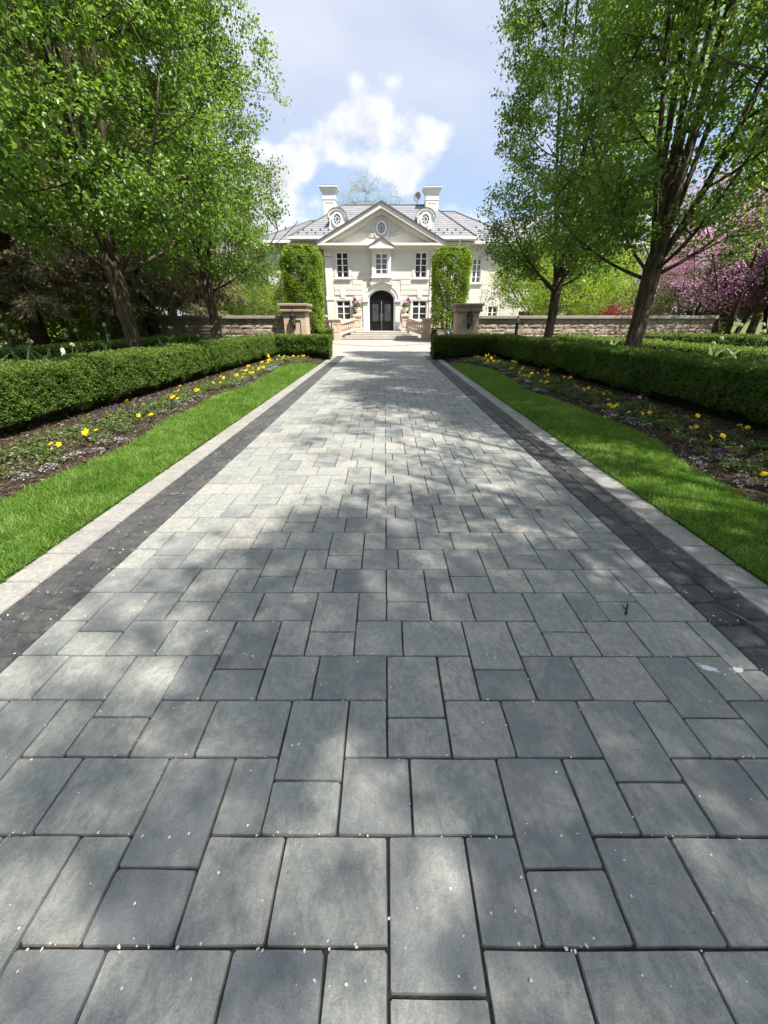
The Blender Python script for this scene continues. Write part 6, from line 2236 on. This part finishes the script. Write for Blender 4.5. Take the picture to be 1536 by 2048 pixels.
# ------------------------------------------------------------------ small things on the paving
def petals():
    n = 1500
    y = 0.35 + 13 * rng.random(n) ** 1.9
    x = rng.uniform(XLO - 0.03, XRO + 0.03, n)
    # most petals are caught along joints
    r = np.round((y - YROW0) / (3 * U)) * 3 * U + YROW0
    snap = rng.random(n) < 0.5
    y = np.where(snap, r + rng.normal(scale=0.004, size=n), y)
    edge = rng.random(n) < 0.25
    x = np.where(edge, np.where(rng.random(n) < 0.5, DL - rng.random(n) * 0.4, DR + rng.random(n) * 0.4), x)
    P = np.stack([x, y, 0.004 + 0.002 * rng.random(n)], 1)
    D = norm(np.stack([rng.normal(size=n), rng.normal(size=n), 0.12 * rng.normal(size=n)], 1))
    N = norm(np.stack([0.25 * rng.normal(size=n), 0.25 * rng.normal(size=n), np.ones(n)], 1))
    L = rng.uniform(0.004, 0.011, n) * (1 + 0.05 * y)
    V, F, k = leaf_arrays(P, D, N, L, L * rng.uniform(0.6, 0.9, n), 0.12, False)
    tag(np_obj('fallen_petals', V, F, M['petal']), 'white blossom petals scattered over the paving', 'petals', kind='stuff')
    n = 1100
    y = 0.4 + 9 * rng.random(n) ** 1.5
    side = np.where(rng.random(n) < 0.5, -1, 1)
    x = np.where(side < 0, XLO - 0.01 + 0.03 * rng.normal(size=n), XRO + 0.01 + 0.03 * rng.normal(size=n))
    P = np.stack([x, y, 0.006 + 0.01 * rng.random(n)], 1)
    D = norm(np.stack([rng.normal(size=n), rng.normal(size=n), 0.2 * rng.normal(size=n)], 1))
    N = norm(np.stack([0.3 * rng.normal(size=n), 0.3 * rng.normal(size=n), np.ones(n)], 1))
    L = rng.uniform(0.006, 0.022, n)
    V, F, k = leaf_arrays(P, D, N, L, L * 0.5, 0.1, True)
    tag(np_obj('leaf_litter', V, F, M['chip'], None, {'tint': np.repeat(rng.random(n), k)}), 'dry brown bits lying along the lawn edges', 'leaf litter', kind='stuff')


petals()
tw_ = MB()
tw_.tube([(1.455, 1.80, 0.012), (1.475, 1.83, 0.016), (1.50, 1.865, 0.013), (1.525, 1.90, 0.010)], [0.007, 0.005, 0.0045, 0.003], 6)
tw_.tube([(1.475, 1.83, 0.016), (1.468, 1.862, 0.022), (1.475, 1.885, 0.02)], [0.004, 0.003, 0.002], 5)
tag(tw_.build('twig', M['barkdark'], None), 'short forked twig lying on the paving at right', 'twig')
tw_ = MB()
tw_.tube([(2.08, 1.86, 0.010), (2.12, 1.78, 0.014), (2.15, 1.70, 0.012), (2.165, 1.655, 0.010)], [0.004, 0.0045, 0.004, 0.002], 6)
tag(tw_.build('twig', M['twig'], None), 'pale straw-like twig lying on the right charcoal cobbles', 'twig')
V, F, k = leaf_arrays(np.array([[1.40, 3.22, 0.008]]), np.array([[1.0, 0.2, 0.05]]), np.array([[0, 0.1, 1.0]]), np.array([0.07]), np.array([0.05]), 0.1)
tag(np_obj('fallen_leaf', V, F, M['lime'], None, {'tint': np.full(len(V), 0.5)}), 'single green leaf fallen on the sunlit paving at right', 'leaf')


def splash(x, y, rx, ry, rot, label, seed):
    g = random.Random(seed)
    pts = []
    for i in range(16):
        a = 2 * PI * i / 16
        r = g.uniform(0.75, 1.15)
        px, py = rx * r * math.cos(a), ry * r * math.sin(a)
        pts.append((x + px * math.cos(rot) - py * math.sin(rot), y + px * math.sin(rot) + py * math.cos(rot)))
    mb = MB()
    mb.prism(pts, 0.0015, 0.0045, axis='z')
    for i in range(7):
        a, d = g.uniform(-0.5, 0.5) + rot + (PI if i % 2 else 0), g.uniform(1.0, 1.7) * rx
        q = g.uniform(0.002, 0.005)
        cx, cy2 = x + d * math.cos(a), y + d * math.sin(a)
        mb.prism([(cx + q * math.cos(2 * PI * j / 6), cy2 + q * math.sin(2 * PI * j / 6)) for j in range(6)], 0.0015, 0.004, axis='z')
    tag(mb.build('bird_dropping', M['splat'], None), label, 'bird dropping', kind=None)


splash(1.66, 1.405, 0.040, 0.017, -0.35, 'white bird dropping on a paver at right, the left one of two', 1)
splash(1.80, 1.395, 0.024, 0.018, 0.2, 'white bird dropping on a paver at right, the right one of two', 2)
